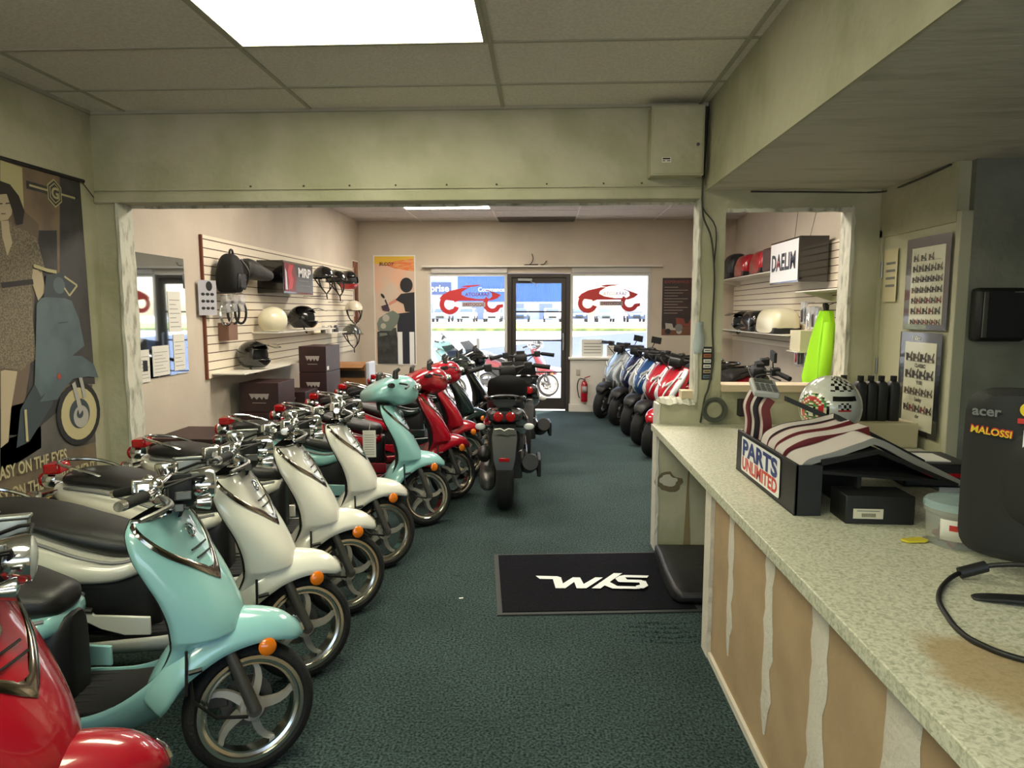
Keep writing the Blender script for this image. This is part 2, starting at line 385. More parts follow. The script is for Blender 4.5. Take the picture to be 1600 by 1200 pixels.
# ceilings
sbox('ceiling_tiles_front_room', ceil_near, -3.05, 1.06, -2.6, YW, ZN, ZN + .05)
sbox('ceiling', ceil_far, -3.05, 3.1, YW + T, YF, ZF, ZF + .05)
g = MB(); gy = [4.015, 3.405, 2.185, 1.575, .965, .355, -.255, -.865, -1.475, -2.085]
for y in [4.015, 3.405, 2.795] + gy[2:]: g.box(-2.95, 1.03, y - .011, y + .011, ZN - .006, ZN)
for x in (-2.71, -1.49, -.26, .97): g.box(x - .011, x + .011, -2.5, YW, ZN - .008, ZN)
g.box(-2.95, -2.93, -2.5, YW, ZN - .02, ZN).box(-2.95, 1.03, YW - .02, YW, ZN - .02, ZN)
struct(g.build('ceiling_grid', grid_m, smooth=False))
g = MB()
for x in (-1.94, -.72, .5, 1.72): g.box(x - .012, x + .012, YW + T, YF, ZF - .006, ZF)
for k in range(11): g.box(-2.95, 3.0, 10.45 - .61 * k - .01, 10.45 - .61 * k + .01, ZF - .005, ZF)
struct(g.build('ceiling_grid_showroom', grid_far_m, smooth=False))
# soffit over the counter, dark stub wall and alcove
so = MB().box(1.03, 3.7, -2.6, YW, 2.352, ZN + .25); struct(so.build('ceiling_soffit', soffit_m, smooth=False))
so = MB(); so.box(1.02, 1.032, -2.5, YW - .001, 2.345, ZN).box(1.016, 1.022, -2.5, YW - .001, 2.345, 2.44); struct(so.build('trim_13', wall_near, smooth=False))
sbox('wall_stub', wall_shaded, 2.17, 3.7, 3.6, YW, 0, 2.352)
sbox('trim_14', wall_near, 2.11, 2.17, 3.64, YW, 2.05, 2.352)
# closet door beside the counter
dd = MB().box(2.125, 2.168, 3.64, 4.40, .02, 2.06); cd2 = struct(dd.build('door_2', mat('cream_door', (196, 194, 166), .6, bump=.1), smooth=False, bevel=.003))
h = MB()
for z in (1.85, 1.25, .4): h.tube([(2.118, 4.40, z - .05), (2.118, 4.40, z + .05)], .009)
h.build('hinge', steel, cd2)
dd = MB().box(2.11, 2.175, 3.60, 3.64, 0, 2.1).box(2.11, 2.175, 4.40, YW, 0, 2.1); struct(dd.build('trim_15', mat('cream_trim', (176, 174, 150), .6), smooth=False, bevel=.004))
# nails and stains along the header
n_ = MB()
for i, x in enumerate((-1.9, -1.55, -1.25, -.95, -.62, -.3, .02, .38, .62)): n_.tube([(x, YW - .002, 2.40), (x, YW - .012, 2.398)], .006, 6)
struct(n_.build('trim_16', mat('rusty_nail', (70, 60, 44), .7)))

# ------------------------------------------------------------ ceiling lights (the lamps give the light)
def fixture(x0, x1, y0, y1, z, power, label, col, group, deep=.0, soft=None):
    t = empty('ceiling_light', ((x0 + x1) / 2, (y0 + y1) / 2, z), 0, label, 'ceiling light', group)
    a, b = (x1 - x0) / 2, (y1 - y0) / 2; f = MB(); q = .022
    f.box(-a, a, -b, -b + q, -.012, 0).box(-a, a, b - q, b, -.012, 0).box(-a, -a + q, -b + q, b - q, -.012, 0).box(a - q, a, -b + q, b - q, -.012, 0)
    f.build('frame', grid_m if z < 3 else white, t, smooth=False)
    m = bpy.data.materials.get('diffuser_' + group.replace(' ', '_'))
    if not m:
        m = mat('diffuser_' + group.replace(' ', '_'), col, .5, emit=power)
    MB().box(-a + q, a - q, -b + q, b - q, -.009, -.004).build('diffuser', m, t, smooth=False)
    return t
GN, GF = 'fluorescent panels in the front room', 'fluorescent panels in the showroom'
fixture(-1.48, -.27, 2.80, 3.40, ZN, LAMP_NEAR, 'fluorescent ceiling panel above the front room, the only one in view there', (240, 238, 205), GN)
for y in (.36, -1.47): fixture(-1.48, -.27, y, y + .6, ZN, LAMP_NEAR, 'fluorescent ceiling panel of the front room behind the viewer', (240, 238, 205), GN)
for i, (x, y) in enumerate(((-1.93, 9.0), (.51, 7.2), (-1.93, 5.6), (.51, 5.3))):
    fixture(x, x + 1.21, y, y + .6, ZF, LAMP_FAR, 'fluorescent ceiling panel at the showroom ceiling, seen edge-on under the header' if i == 0 else 'fluorescent ceiling panel of the showroom hidden above the header', (255, 244, 226), GF)
v = MB().box(-.70, .49, 10.46, 10.88, ZF - .02, ZF - .001)
for k in range(9): v.box(-.68, .47, 10.49 + k * .043, 10.495 + k * .043, ZF - .032, ZF - .02)
tag(v.build('ceiling_vent', mat('vent_grey', (120, 112, 106), .6), smooth=False), 'dark grey ceiling vent near the top of the front wall', 'vent')

# daylight portals at the front glass and at the added rear opening
def portal(n, x, y, z, sx, sz, rx):
    l = bpy.data.lights.new(n, 'AREA'); l.shape = 'RECTANGLE'; l.size = sx; l.size_y = sz; l.cycles.is_portal = True
    o = bpy.data.objects.new(n, l); COL.objects.link(o); o.location = (x, y, z); o.rotation_euler = (RAD(rx), 0, 0)
portal('window_portal', -.08, YF + .3, 1.1, 3.6, 2.2, -90); portal('rear_fill_portal', .3, -2.65, 1.6, 5.4, 1.3, 90)
# ------------------------------------------------------------ classic scooter
AX = Vector((-.30, 0, .96)); AXD = Vector((-.36, 0, 1)).normalized()
AXP = Vector((0, 0, .225))
def steerM(deg): return Matrix.Translation(AXP + Vector((-.02, 0, 0))) @ Matrix.Rotation(RAD(deg), 4, AXD) @ Matrix.Translation(-AXP - Vector((-.02, 0, 0)))
WR = .218
def tyre_mb(c, r=WR, w=.1, ri=.174):
    h = w / 2; prof = []
    for a in range(0, 181, 20):
        q = RAD(a); prof.append((ri + .012 + (r - ri - .012) * sin(q) ** .6, h * cos(q) * (1 if sin(q) < .5 else 1)))
    prof += [(ri - .004, -h * .62), (ri - .004, h * .62)]
    return MB().torus_prof(prof, c, 'y', 48)
def rim_mb(c, spokes=5, r=.174, hub=.042):
    mb = MB()
    for s in (-1, 1): mb.torus_prof([(r + .004, s * .036), (r + .002, s * .043), (r - .010, s * .043), (r - .013, s * .030), (r - .026, s * .026), (r - .026, s * .018), (r - .002, s * .018)], c, 'y', 48)
    mb.torus_prof([(r - .024, .03), (r - .024, -.03), (r - .03, -.03), (r - .03, .03)], c, 'y', 48)
    return mb
def spoke_mb(c, spokes=5, r=.14, hub=.04):
    mb = MB()
    for k in range(spokes):
        a0 = 2 * pi * k / spokes; R = []
        for i in range(6):
            t = i / 5; rr = hub * .6 + (r + .004 - hub * .6) * t; a = a0 + .50 * t * t - .28 * t; wd = .030 - .010 * t; y0 = .022 - .012 * t
            p = Vector((c[0] + rr * cos(a), c[1], c[2] + rr * sin(a))); tn = Vector((-sin(a), 0, cos(a)))
            R.append([p + tn * wd * .5 + Vector((0, y0, 0)), p - tn * wd * .5 + Vector((0, y0, 0)), p - tn * wd * .5 - Vector((0, y0, 0)), p + tn * wd * .5 - Vector((0, y0, 0))])
        mb.rings(R)
    mb.lathe([(.001, -.05), (hub, -.048), (hub, .048), (.001, .05)], c, 'y', 20)
    return mb
def wheel(name, c, root, r=WR, w=.1, ri=.174, rimm=mat('rim_chrome', (215, 213, 205), .16, 1.0), spm=mat('spoke_grey', (176, 173, 164), .35, .4)):
    t = tyre_mb(c, r, w, ri).build(name, rubber, root)
    rim_mb(c, r=ri).build('rim', rimm, t); spoke_mb(c, r=ri - .028).build('spokes', spm, t)
    MB().lathe([(.05, .058), (.088, .058), (.088, .054), (.05, .054)], c, 'y', 28, cap=False).build('brake_disc', gunmetal, t)
    return t
FEND = [(.190, .440, .175, .434, .02), (.17, .49, .145, .438, .062), (.105, .545, .075, .455, .092), (-.005, .575, 0, .458, .104), (-.10, .575, -.09, .44, .108), (-.19, .54, -.17, .40, .108), (-.26, .475, -.225, .36, .104), (-.31, .39, -.262, .305, .09), (-.33, .33, -.285, .27, .06)]
FEND = [(a, b - .014, c, d - .010, e) for a, b, c, d, e in FEND]
SH = [(-.285, .925, -.350, .930, .135), (-.258, .885, -.345, .892, .180), (-.225, .82, -.318, .82, .198), (-.187, .755, -.283, .75, .195), (-.142, .675, -.252, .685, .185), (-.108, .60, -.232, .61, .172), (-.094, .555, -.228, .55, .164), (-.100, .535, -.230, .535, .160), (-.165, .515, -.240, .50, .148), (-.215, .435, -.275, .44, .144), (-.25, .355, -.335, .385, .150), (-.32, .275, -.43, .325, .158), (-.42, .205, -.54, .292, .168), (-.60, .165, -.66, .27, .178), (-.80, .16, -.82, .26, .18)]
SH = [(a + .05 + .028 * min(i / 5, 1), b - .022 * min(i / 6, 1), c + .05, d - .012 * min(i / 6, 1), e) for i, (a, b, c, d, e) in enumerate(SH[:-2])] + SH[-2:]
SEAT = [(-.585, .625, .65, .04), (-.61, .60, .69, .09), (-.69, .60, .715, .125), (-.79, .63, .745, .145), (-.89, .675, .77, .155), (-.99, .72, .80, .155), (-1.11, .745, .83, .145), (-1.23, .76, .84, .13), (-1.32, .77, .83, .10), (-1.35, .78, .81, .04)]
BODY = [(-.59, .545, .595, .05), (-.615, .53, .62, .12), (-.70, .505, .62, .17), (-.82, .50, .655, .195), (-.94, .51, .705, .20), (-1.06, .54, .745, .19), (-1.19, .58, .765, .16), (-1.32, .64, .77, .11), (-1.39, .68, .765, .06)]
SEAT = [(x, a - .03, b - .03, c) for x, a, b, c in SEAT]; BODY = [(x, a - .02, b - .025, c) for x, a, b, c in BODY]
BLK = [(-.57, .24, .57, .05), (-.60, .24, .57, .09), (-.68, .24, .54, .11), (-.82, .27, .54, .14), (-1.0, .33, .56, .15), (-1.15, .42, .60, .12), (-1.3, .5, .64, .07)]
def classic(name, paint, steer=32, cover=False, screen=False):
    root = empty(name, (0, 0, 0)); M = steerM(steer)
    def st(o): o.matrix_local = M; return o
    # --- steered front end
    st(wheel('front_wheel', (0, 0, WR), root))
    st(shell(FEND, 4, 16, .9).build('front_fender', paint, root, solid=.006, objlink=True))
    tip = MB(); P = [shell_pt(FEND, u, 0, .9) + Vector((0, 0, .004)) for u in (0, .3, .7, 1.0, 1.3)]
    tip.tube(P, [.006, .010, .009, .007, .003], 8); st(tip.build('fender_tip', chrome, root))
    for s in (-1, 1):
        f = MB().tube([(.002, s * .082, .225), (-.085, s * .082, .46)], [.022, .018], 12).lathe([(.001, 0), (.024, 0), (.024, .02), (.001, .02)], (0, s * .082 + (-.012 if s > 0 else -.008), .225), 'y', 14)
        st(f.build('fork_leg', gunmetal, root))
        q = MB().tube([(.055, s * .045, .445), (.045, s * .085, .435)], .008, 6); st(q.build('signal_stalk', black, root))
        q = MB().lathe([(.001, 0), (.020, 0), (.029, .004 * s), (.030, .012 * s), (.022, .020 * s), (.001, .022 * s)], (.045, s * .088, .43), 'y', 20); st(q.build('turn_signal', amber, root))
    c = MB().tube([(-.2, -.07, .43), (-.19, -.09, .30), (-.12, -.085, .23), (-.02, -.075, .205)], .006, 6)
    c.tube([(-.205, -.115, .40), (-.165, -.12, .405)], .008, 6).tube([(-.21, -.113, .47), (-.212, -.113, .33)], .005, 6); st(c.build('brake_hose', black, root))
    c = MB().box(-.14, -.06, .05, .078, .21, .27); st(c.build('brake_caliper', gunmetal, root, bevel=.008))
    # --- leg shield and floor
    shell(SH, 4, 20, 1.0, .85).build('leg_shield', paint, root, solid=.008, objlink=True)
    inner = [(e - .004 + (r_ - e) * -.18, z + .0, e - .003, ez, wd * .985) for r_, z, e, ez, wd in SH[:-3]]
    shell(inner, 4, 12).build('shield_liner', black_mt, root)
    # chrome V, top rim and horn plate
    def ribbon(path, half, lift=.005, mt=chrome, nm='shield_trim'):
        mb = MB(); R = []
        for u, t in path:
            a, b = shell_pt(SH, max(u - half, 0), t, 1, .85), shell_pt(SH, u + half, t, 1, .85); cdir = shell_pt(SH, u, t, 1, .85) - Vector((-.45, 0, .7 if 0 else shell_pt(SH, u, t, 1, .85).z)); cdir.normalize()
            a2, b2 = a - cdir * .002, b - cdir * .002; mid = shell_pt(SH, u, t, 1, .85) + cdir * (lift + .002)
            R.append([a2, a + cdir * lift * .6, mid, b + cdir * lift * .6, b2])
        mb.rings(R, 0, True, True); return mb.build(nm, mt, root)
    vp = []
    for i in range(29):
        t = -84 + 168 * i / 28; vp.append((.30 + 3.2 * (1 - abs(t) / 84), t))
    ribbon(vp, .24, .006, mt=mat('dark_chrome', (150, 142, 130), .12, 1.0))
    ribbon([(.12, -88 + 176 * i / 20) for i in range(21)], .14, .008, nm='shield_rim')
    hp = MB(); R = []
    for i in range(11):
        u = .75 + 2.45 * i / 10; ww = 13 - 4 * i / 10; R.append([shell_pt(SH, u, a, 1, .85) + Vector((.007 if abs(a) < ww else -.002, 0, .004)) for a in (-ww - 1, -ww, 0, ww, ww + 1)])
    hp.rings(R, 0, False, False); hp.build('horn_plate', paint, root, objlink=True)
    sl = MB()
    for u in (2.35, 2.75):
        sl.tube([shell_pt(SH, u - .12, a, 1, .85) + Vector((.009, 0, .004)) for a in (-12, -6, 0, 6, 12)], .0035, 6)
    sl.build('horn_slots', black, root)
    em = MB(); c0 = shell_pt(SH, 1.15, 0, 1, .85) + Vector((.012, 0, .003)); c1 = shell_pt(SH, 1.75, 0, 1, .85) + Vector((.012, 0, .003))
    pts = [c0 + (c1 - c0) * (.5 - .5 * cos(a)) + Vector((0, .022 * sin(a), 0)) for a in [2 * pi * k / 16 for k in range(17)]]
    em.tube(pts, .0035, 6); em.tube([c0 + (c1 - c0) * .5 + Vector((0, -.01, 0)), c0 + (c1 - c0) * .25, c0 + (c1 - c0) * .5 + Vector((0, .01, 0)), c0 + (c1 - c0) * .75], .003, 6)
    em.build('emblem', chrome, root)
    f = MB(); f.extr([(-.34, .30), (-.46, .285), (-.86, .27), (-.86, .24), (-.48, .245), (-.34, .27)], 'y', -.138, .138)
    for k in range(6): f.box(-.82, -.5, -.12 + k * .045, -.105 + k * .045, .274, .284)
    f.build('floor_mat', black_mt, root, smooth=False, bevel=.004)
    for s in (-1, 1):
        pts = [(-.56, .36), (-.56, .285), (-.66, .287), (-.75, .315), (-.84, .365), (-.90, .42), (-.80, .405), (-.775, .375)]
        MB().extr(pts, 'y', s * .158, s * .172).build('side_cowl', paint, root, bevel=.004, objlink=True)
        MB().tube([(-.78, s * .17, .395), (-.9, s * .18, .415)], .012, 8).build('footpeg', steel, root)
    hull(BLK, 4, 20, .6).build('under_seat_cover', black, root)
    hull(BODY, 4, 24, .75).build('rear_bodywork', paint, root, objlink=True)
    sm = MB()
    for s in (-1, 1):
        path = [(x, s * wd * .90, zt - .012) for x, zb, zt, wd in BODY[1:-1]]; sm.tube(cr(path, 3), .007, 6)
    sm.build('seat_piping', mat('grey_trim', (120, 120, 122), .4), root)
    hull(SEAT, 4, 24, .8).build('seat', vinyl, root)
    # --- engine, rear wheel, tail
    wheel('rear_wheel', (-1.2, 0, WR), root)
    e = MB(); hull([(-.82, .22, .36, .05, .09), (-.9, .2, .38, .07, .10), (-1.15, .17, .33, .06, .12), (-1.35, .16, .29, .05, .12), (-1.42, .19, .26, .02, .12)], 3, 14, .7, e); e.box(-1.1, -.85, -.12, .1, .22, .42); e.build('engine', gunmetal, root, bevel=.01)
    e = MB().tube([(-.85, -.1, .22), (-1.0, -.15, .2), (-1.1, -.17, .24), (-1.48, -.18, .33)], [.018, .02, .05, .055], 12); e.build('muffler', gunmetal, root)
    e = MB().tube([(-1.2, .1, .3), (-1.3, .12, .58)], .028, 10); e.build('shock_absorber', chrome, root)
    e = MB().extr([(-1.28, .64), (-1.41, .68), (-1.50, .50), (-1.47, .42), (-1.43, .50), (-1.31, .60)], 'y', -.07, .07); e.build('rear_fender', black, root, bevel=.006)
    tl = MB().lathe([(.001, .0), (.038, .0), (.042, -.012), (.042, -.05), (.03, -.07), (.001, -.07)], (-1.395, 0, .755), 'x', 18); tlo = tl.build('tail_light', chrome, root)
    MB().ball((-1.465, 0, .755), .036, 14, sc=(.6, 1, 1)).build('lens', red_lens, tlo)
    tl = MB().box(-1.44, -1.36, -.055, .055, .79, .84); tl.build('brake_light', red_lens, root, bevel=.01)
    for s in (-1, 1):
        q = MB().tube([(-1.36, s * .05, .71), (-1.39, s * .17, .715)], .011, 8).lathe([(.001, .02), (.026, .015), (.03, -.01), (.03, -.02), (.001, -.02)], (-1.40, s * .19, .715), 'x', 14); qo = q.build('rear_signal', chrome, root)
        MB().ball((-1.425, s * .19, .715), .027, 12, sc=(.5, 1, 1)).build('lens', red_lens, qo)
    rk = MB().tube(cr([(-1.10, .10, .76), (-1.17, .11, .80), (-1.27, .105, .83), (-1.36, .055, .845), (-1.38, 0, .848), (-1.36, -.055, .845), (-1.27, -.105, .83), (-1.17, -.11, .80), (-1.10, -.10, .76)], 4), .009, 8); rk.build('grab_rail', chrome, root)
    MB().tube([(-.62, .12, .22), (-.6, .22, .012)], .01, 8).build('side_stand', black, root)
    # --- handlebar
    AX0 = Matrix.Translation((.05, 0, 0))
    st0 = st
    def st(o): o.matrix_local = M @ AX0; return o
    if not cover:
        b = MB(); hb = cr([(-.43, -.345, .975), (-.37, -.24, .99), (-.31, -.11, 1.03), (-.29, 0, 1.04), (-.31, .11, 1.03), (-.37, .24, .99), (-.43, .345, .975)], 4); b.tube(hb, .0115, 10)
        b.tube([(-.285, 0, .92), (-.30, 0, 1.04)], .022, 12).lathe([(.001, 0), (.05, 0), (.055, .012), (.04, .02), (.001, .02)], (-.285, 0, .925), 'z', 20).box(-.33, -.26, -.045, .045, 1.0, 1.03)
        st(b.build('handlebar', chrome, root, bevel=.003))
        for s in (-1, 1):
            g = MB().tube([(-.44, s * .36, .972), (-.38, s * .25, .987)], [.0165, .0175], 14); go = st(g.build('grip', black_mt, root))
            ee = MB().tube([(-.452, s * .38, .970), (-.44, s * .36, .972)], [.015, .017], 12); ee.build('bar_end', chrome, go)
            g = MB().box(-.40, -.33, s * .17 - .03, s * .17 + .03, .975, 1.025).ball((-.345, s * .20, 1.015), .024, 10).tube([(-.35, s * .13, .99), (-.34, s * .21, .97)], .02, 8); st(g.build('switch_housing', chrome, root, bevel=.006))
            L = MB().tube(cr([(-.33, s * .20, .975), (-.31, s * .25, .955), (-.345, s * .31, .94), (-.40, s * .375, .925)], 3), [.011] * 4 + [.008] * 5 + [.006], 8); st(L.build('brake_lever', steel, root))
        g = MB().box(-.26, -.175, .14, .215, 1.035, 1.085).box(-.265, -.17, .135, .22, 1.085, 1.096).tube([(-.22, .18, 1.04), (-.33, .19, .99)], .014, 8); st(g.build('master_cylinder', mat('cast_silver', (150, 152, 148), .35, .7), root, bevel=.004))
        h = MB().lathe([(.001, -.085), (.03, -.08), (.052, -.05), (.06, 0), (.058, .012), (.05, .012)], (-.17, 0, 1.0), 'x', 24, cap=False); ho = st(h.build('headlight', chrome, root))
        MB().ball((-.16, 0, 1.0), .054, 20, sc=(.28, 1, 1)).build('lens', clear, ho)
        for s in (-1, 1):
            q = MB().tube([(-.21, s * .05, .95), (-.2, s * .09, .945)], .008, 8).lathe([(.001, -.045), (.018, -.035), (.027, 0), (.027, .006), (.001, .012)], (-.185, s * .105, .945), 'x', 16); st(q.build('marker_lamp', chrome, root))
        q = MB().lathe([(.001, -.02), (.03, -.02), (.037, 0), (.037, .014), (.032, .018), (.001, .018)], (-.30, 0, 1.062), 'z', 20); q = q.build('speedometer', chrome, root); st(q)
        cb = MB(); rr = random.Random(5)
        for k in range(9):
            s = rr.choice((-1, 1)); a = (-.33, s * (.12 + rr.random() * .1), .99 + rr.random() * .03); b2 = (-.20 + rr.random() * .04, s * (.02 + .07 * rr.random()), 1.0 + .08 * rr.random()); c2 = (-.24, s * .03 * rr.random(), .95)
            cb.tube(cr([a, b2, c2, (-.27, s * .02, .88)], 4), .0045 + .002 * rr.random(), 6)
        cb.ball((-.25, 0, .965), .05, 10, sc=(1, 1.1, .9)); cb.box(-.30, -.23, -.07, -.03, .96, 1.04).box(-.30, -.23, .03, .075, .95, 1.0); st(cb.build('cable_bundle', black, root, bevel=.003))
        kb = MB()
        for (x, y, z, a, b3) in ((-.26, -.09, .97, .05, .015), (-.25, .09, .98, .05, .012), (-.22, -.03, 1.03, .03, .03), (-.35, -.06, 1.0, .03, .02), (-.24, .04, .93, .02, .04), (-.27, -.05, .93, .03, .03)): kb.box(x - a / 2, x + a / 2, y - b3, y + b3, z - .014, z + .014)
        for k in range(4): kb.box(-.35 + .012 * k, -.343 + .012 * k, -.15, -.10, .955, 1.01)
        st(kb.build('bracket', mat('dull_alloy', (120, 120, 116), .4, .8), root, bevel=.006))
    else:
        hc = MB(); hull([(-.475, .945, 1.01, .10), (-.46, .935, 1.03, .14), (-.41, .93, 1.065, .17), (-.33, .92, 1.105, .185), (-.25, .90, 1.125, .175), (-.17, .905, 1.115, .15), (-.11, .93, 1.08, .11), (-.09, .96, 1.04, .06)], 4, 24, .62, hc, 0, 'x')
        st(hc.build('headset_cover', paint, root, objlink=True))
        h = MB().lathe([(.001, -.02), (.06, -.02), (.066, .0), (.066, .03), (.058, .034)], (-.11, 0, 1.0), 'x', 24, cap=False); ho = st(h.build('headlight', chrome, root)); MB().ball((-.09, 0, 1.0), .06, 20, sc=(.3, 1, 1)).build('lens', clear, ho)
        for s in (-1, 1):
            q = MB().tube([(-.20, s * .12, 1.02), (-.15, s * .15, 1.02)], .012, 8).ball((-.14, s * .16, 1.02), .031, 14); st(q.build('turn_signal', chrome, root))
            g = MB().tube([(-.44, s * .36, 1.02), (-.38, s * .2, 1.035)], .0175, 12); st(g.build('grip', black_mt, root))
            L = MB().tube(cr([(-.30, s * .19, 1.05), (-.26, s * .25, 1.03), (-.33, s * .34, 1.0)], 3), .008, 6); st(L.build('brake_lever', black, root))
            m_ = MB().tube([(-.305, s * .14, 1.07), (-.30, s * .14, 1.14), (-.27, s * .15, 1.16)], [.028, .02, .014], 8); st(m_.build('mirror_mount', black, root, bevel=.008))
        MB().tube([(-.285, 0, .88), (-.30, 0, .97)], .05, 12).build('steering_neck', black, root)
        if screen:
            R = []
            for i in range(7):
                t = i / 6; wd = .13 - .045 * t; x = -.14 - .17 * t; z = 1.07 + .17 * t
                R.append([(x - .05 * (1 - cos(a)) * 1.5, wd * sin(a) * 1.25, z) for a in [RAD(-60 + 15 * k) for k in range(9)]])
            st(MB().rings(R, 0, False, False).build('windscreen', mat('smoked_screen', (34, 46, 44), .1, alpha=.72, coat=.5), root, solid=.004))
    return root
GC = 'retro scooters angled along the left side'
rows = [  # x, y of the front wheel on the floor, body heading, paint, cover, screen, label
    (-1.11, 1.47, 4, P_red, 0, 0, 'red retro scooter nearest the camera, mostly cut off at the corner of the picture'),
    (-1.02, 2.20, 4, P_mint, 0, 0, 'mint green retro scooter with a bare chrome handlebar, nearest after the red one'),
    (-1.05, 2.80, 7, P_white, 0, 0, 'ivory retro scooter directly behind the bare-barred mint scooter, nearest of three ivory ones'),
    (-1.04, 3.42, 8, P_white, 0, 0, 'ivory retro scooter in the middle of the three ivory ones'),
    (-1.00, 4.08, 8, P_white, 0, 0, 'ivory retro scooter farthest of the three ivory ones, beside the tagged mint one'),
    (-.88, 4.93, 9, P_mint, 1, 0, 'mint green retro scooter with a closed headset cover and a hang tag'),
    (-.76, 5.66, 12, P_red, 1, 0, 'red retro scooter next to the mint one with the hang tag'),
    (-.74, 6.42, 12, P_red, 1, 0, 'red retro scooter next to the dark green one, farther of the two in mid row'),
    (-.72, 7.25, 12, P_green, 1, 1, 'dark green retro scooter with a small smoked windscreen beside the far red one'),
    (-.66, 8.35, 12, P_black, 1, 1, 'glossy black retro scooter with a windscreen, last of the left row by the window')]
protos = {}
for x, y, hd, paint, cov, scr, lab in rows:
    k = (cov, scr)
    if k not in protos: o = classic('retro_scooter', paint, 32, cov, scr); protos[k] = (o, paint); 
    else: o = copy_tree(protos[k][0]); repaint(o, protos[k][1], paint)
    o.location = (x, y, 0); o.rotation_euler = (0, 0, RAD(hd)); tag(o, lab, 'scooter', GC)
# ------------------------------------------------------------ modern step-through scooters
SAP = [(-.33, 1.0, -.36, .98, .10), (-.26, .93, -.36, .95, .17), (-.17, .84, -.32, .86, .19), (-.11, .76, -.27, .77, .185), (-.08, .68, -.23, .69, .165), (-.09, .60, -.21, .62, .14), (-.15, .52, -.25, .54, .15), (-.23, .42, -.33, .46, .17), (-.34, .33, -.45, .37, .18), (-.50, .26, -.56, .32, .18)]
STL = [(-.60, .58, .68, .06), (-.68, .52, .72, .15), (-.85, .50, .74, .19), (-1.05, .54, .78, .19), (-1.25, .60, .84, .16), (-1.45, .70, .86, .12), (-1.56, .77, .86, .06)]
SST = [(-.62, .69, .74, .04), (-.68, .70, .79, .12), (-.85, .73, .815, .16), (-1.0, .75, .84, .16), (-1.1, .77, .90, .155), (-1.3, .82, .925, .14), (-1.45, .85, .92, .09)]
def sport(name, paint, steer=20, fender=None, mirror=0, trim=None, tailrack=False):
    root = empty(name, (0, 0, 0)); r = .235
    Ms = Matrix.Translation(Vector((-.02, 0, r))) @ Matrix.Rotation(RAD(steer), 4, AXD) @ Matrix.Translation(-Vector((-.02, 0, r)))
    def st(o): o.matrix_local = Ms; return o
    st(wheel('front_wheel', (0, 0, r), root, r, .13, .155, black, steel)); wheel('rear_wheel', (-1.33, 0, r), root, r, .14, .155, black, steel)
    fs = [(.20, .43, .20, .40, .03), (.17, .50, .16, .46, .075), (.08, .545, .08, .49, .09), (-.03, .555, -.03, .48, .095), (-.14, .53, -.12, .45, .095), (-.22, .46, -.19, .39, .085)]
    st(shell(fs, 3, 14, .7).build('front_fender', fender or black, root, solid=.006, objlink=True))
    for s in (-1, 1):
        st(MB().tube([(0, s * .085, r), (-.10, s * .085, .58)], [.028, .02], 12).build('fork_leg', gunmetal, root))
    shell(SAP, 4, 18, 1.6, .85).build('front_apron', paint, root, solid=.008, objlink=True)
    shell([(e - .004 + (a - e) * -.15, z, e - .004, ez, wd * .98) for a, z, e, ez, wd in SAP[:-1]], 3, 12).build('apron_liner', black_mt, root)
    if trim:
        for s in (-1, 1):
            tm = MB(); tm.rings([[shell_pt(SAP, u, s * (44 - 3 * u), 1.6, .85) + Vector((.003, s * .006, 0)), shell_pt(SAP, u, s * (54 + 3 * sin(u * 1.3) - 3 * u), 1.6, .85) + Vector((.004, s * .016, .0)), shell_pt(SAP, u, s * (68 - 3 * u), 1.6, .85) + Vector((.003, s * .008, 0))] for u in [.6 + .25 * k for k in range(25)]], 0, False, False)
            tm.rings([[shell_pt(SAP, .9 + .28 * k, s * (40 - 2.2 * k), 1.6, .85) + Vector((.005, s * .004, .002)), shell_pt(SAP, 1.1 + .28 * k, s * (31 - 2.0 * k), 1.6, .85) + Vector((.007, s * .004, .002))] for k in range(14)], 0, False, False)
            tm.build('edge_trim', trim, root, solid=.004, off=0)
    h = MB()
    for s in (-1, 1): h.tube([(-.155, s * .115, .845), (-.125, s * .07, .80), (-.115, s * .03, .775)], [.006, .017, .008], 10)
    h.build('headlight', clear, root)
    for s in (-1, 1):
        q = MB().ball((-.22, s * .155, .87), .022, 12, sc=(1.5, .4, .6)); q.build('turn_signal', clear, root)
    hull(STL, 4, 22, .7).build('rear_bodywork', paint, root, objlink=True)
    hull(SST, 4, 20, .75).build('seat', vinyl, root)
    hull([(-.60, .25, .60, .10), (-.72, .25, .58, .15), (-1.0, .34, .58, .15), (-1.2, .44, .64, .12)], 3, 16, .6).build('under_seat_cover', black, root)
    f = MB().extr([(-.36, .38), (-.50, .31), (-.90, .30), (-.90, .25), (-.5, .25), (-.34, .32)], 'y', -.17, .17); f.build('floor_mat', black_mt, root, smooth=False, bevel=.006)
    for s in (-1, 1): MB().extr([(-.40, .36), (-.46, .25), (-.9, .23), (-1.05, .36), (-.9, .34), (-.55, .33)], 'y', s * .165, s * .19).build('side_cowl', paint, root, bevel=.008, objlink=True)
    e = MB(); hull([(-.82, .22, .40, .06, .10), (-.95, .18, .42, .085, .12), (-1.2, .17, .36, .075, .14), (-1.42, .17, .32, .06, .14), (-1.5, .2, .28, .02, .14)], 3, 14, .7, e); e.box(-1.15, -.9, -.14, .12, .2, .44); e.build('engine', gunmetal, root, bevel=.012)
    e = MB().ball((-1.28, .17, .44), .075, 12, sc=(1.5, .8, .9)); e.build('air_box', black, root)
    e = MB().tube([(-.9, -.12, .24), (-1.05, -.16, .26), (-1.15, -.19, .31), (-1.55, -.20, .43)], [.02, .03, .065, .07], 14).box(-1.5, -1.2, -.285, -.255, .30, .44); e.build('muffler', black, root, bevel=.008)
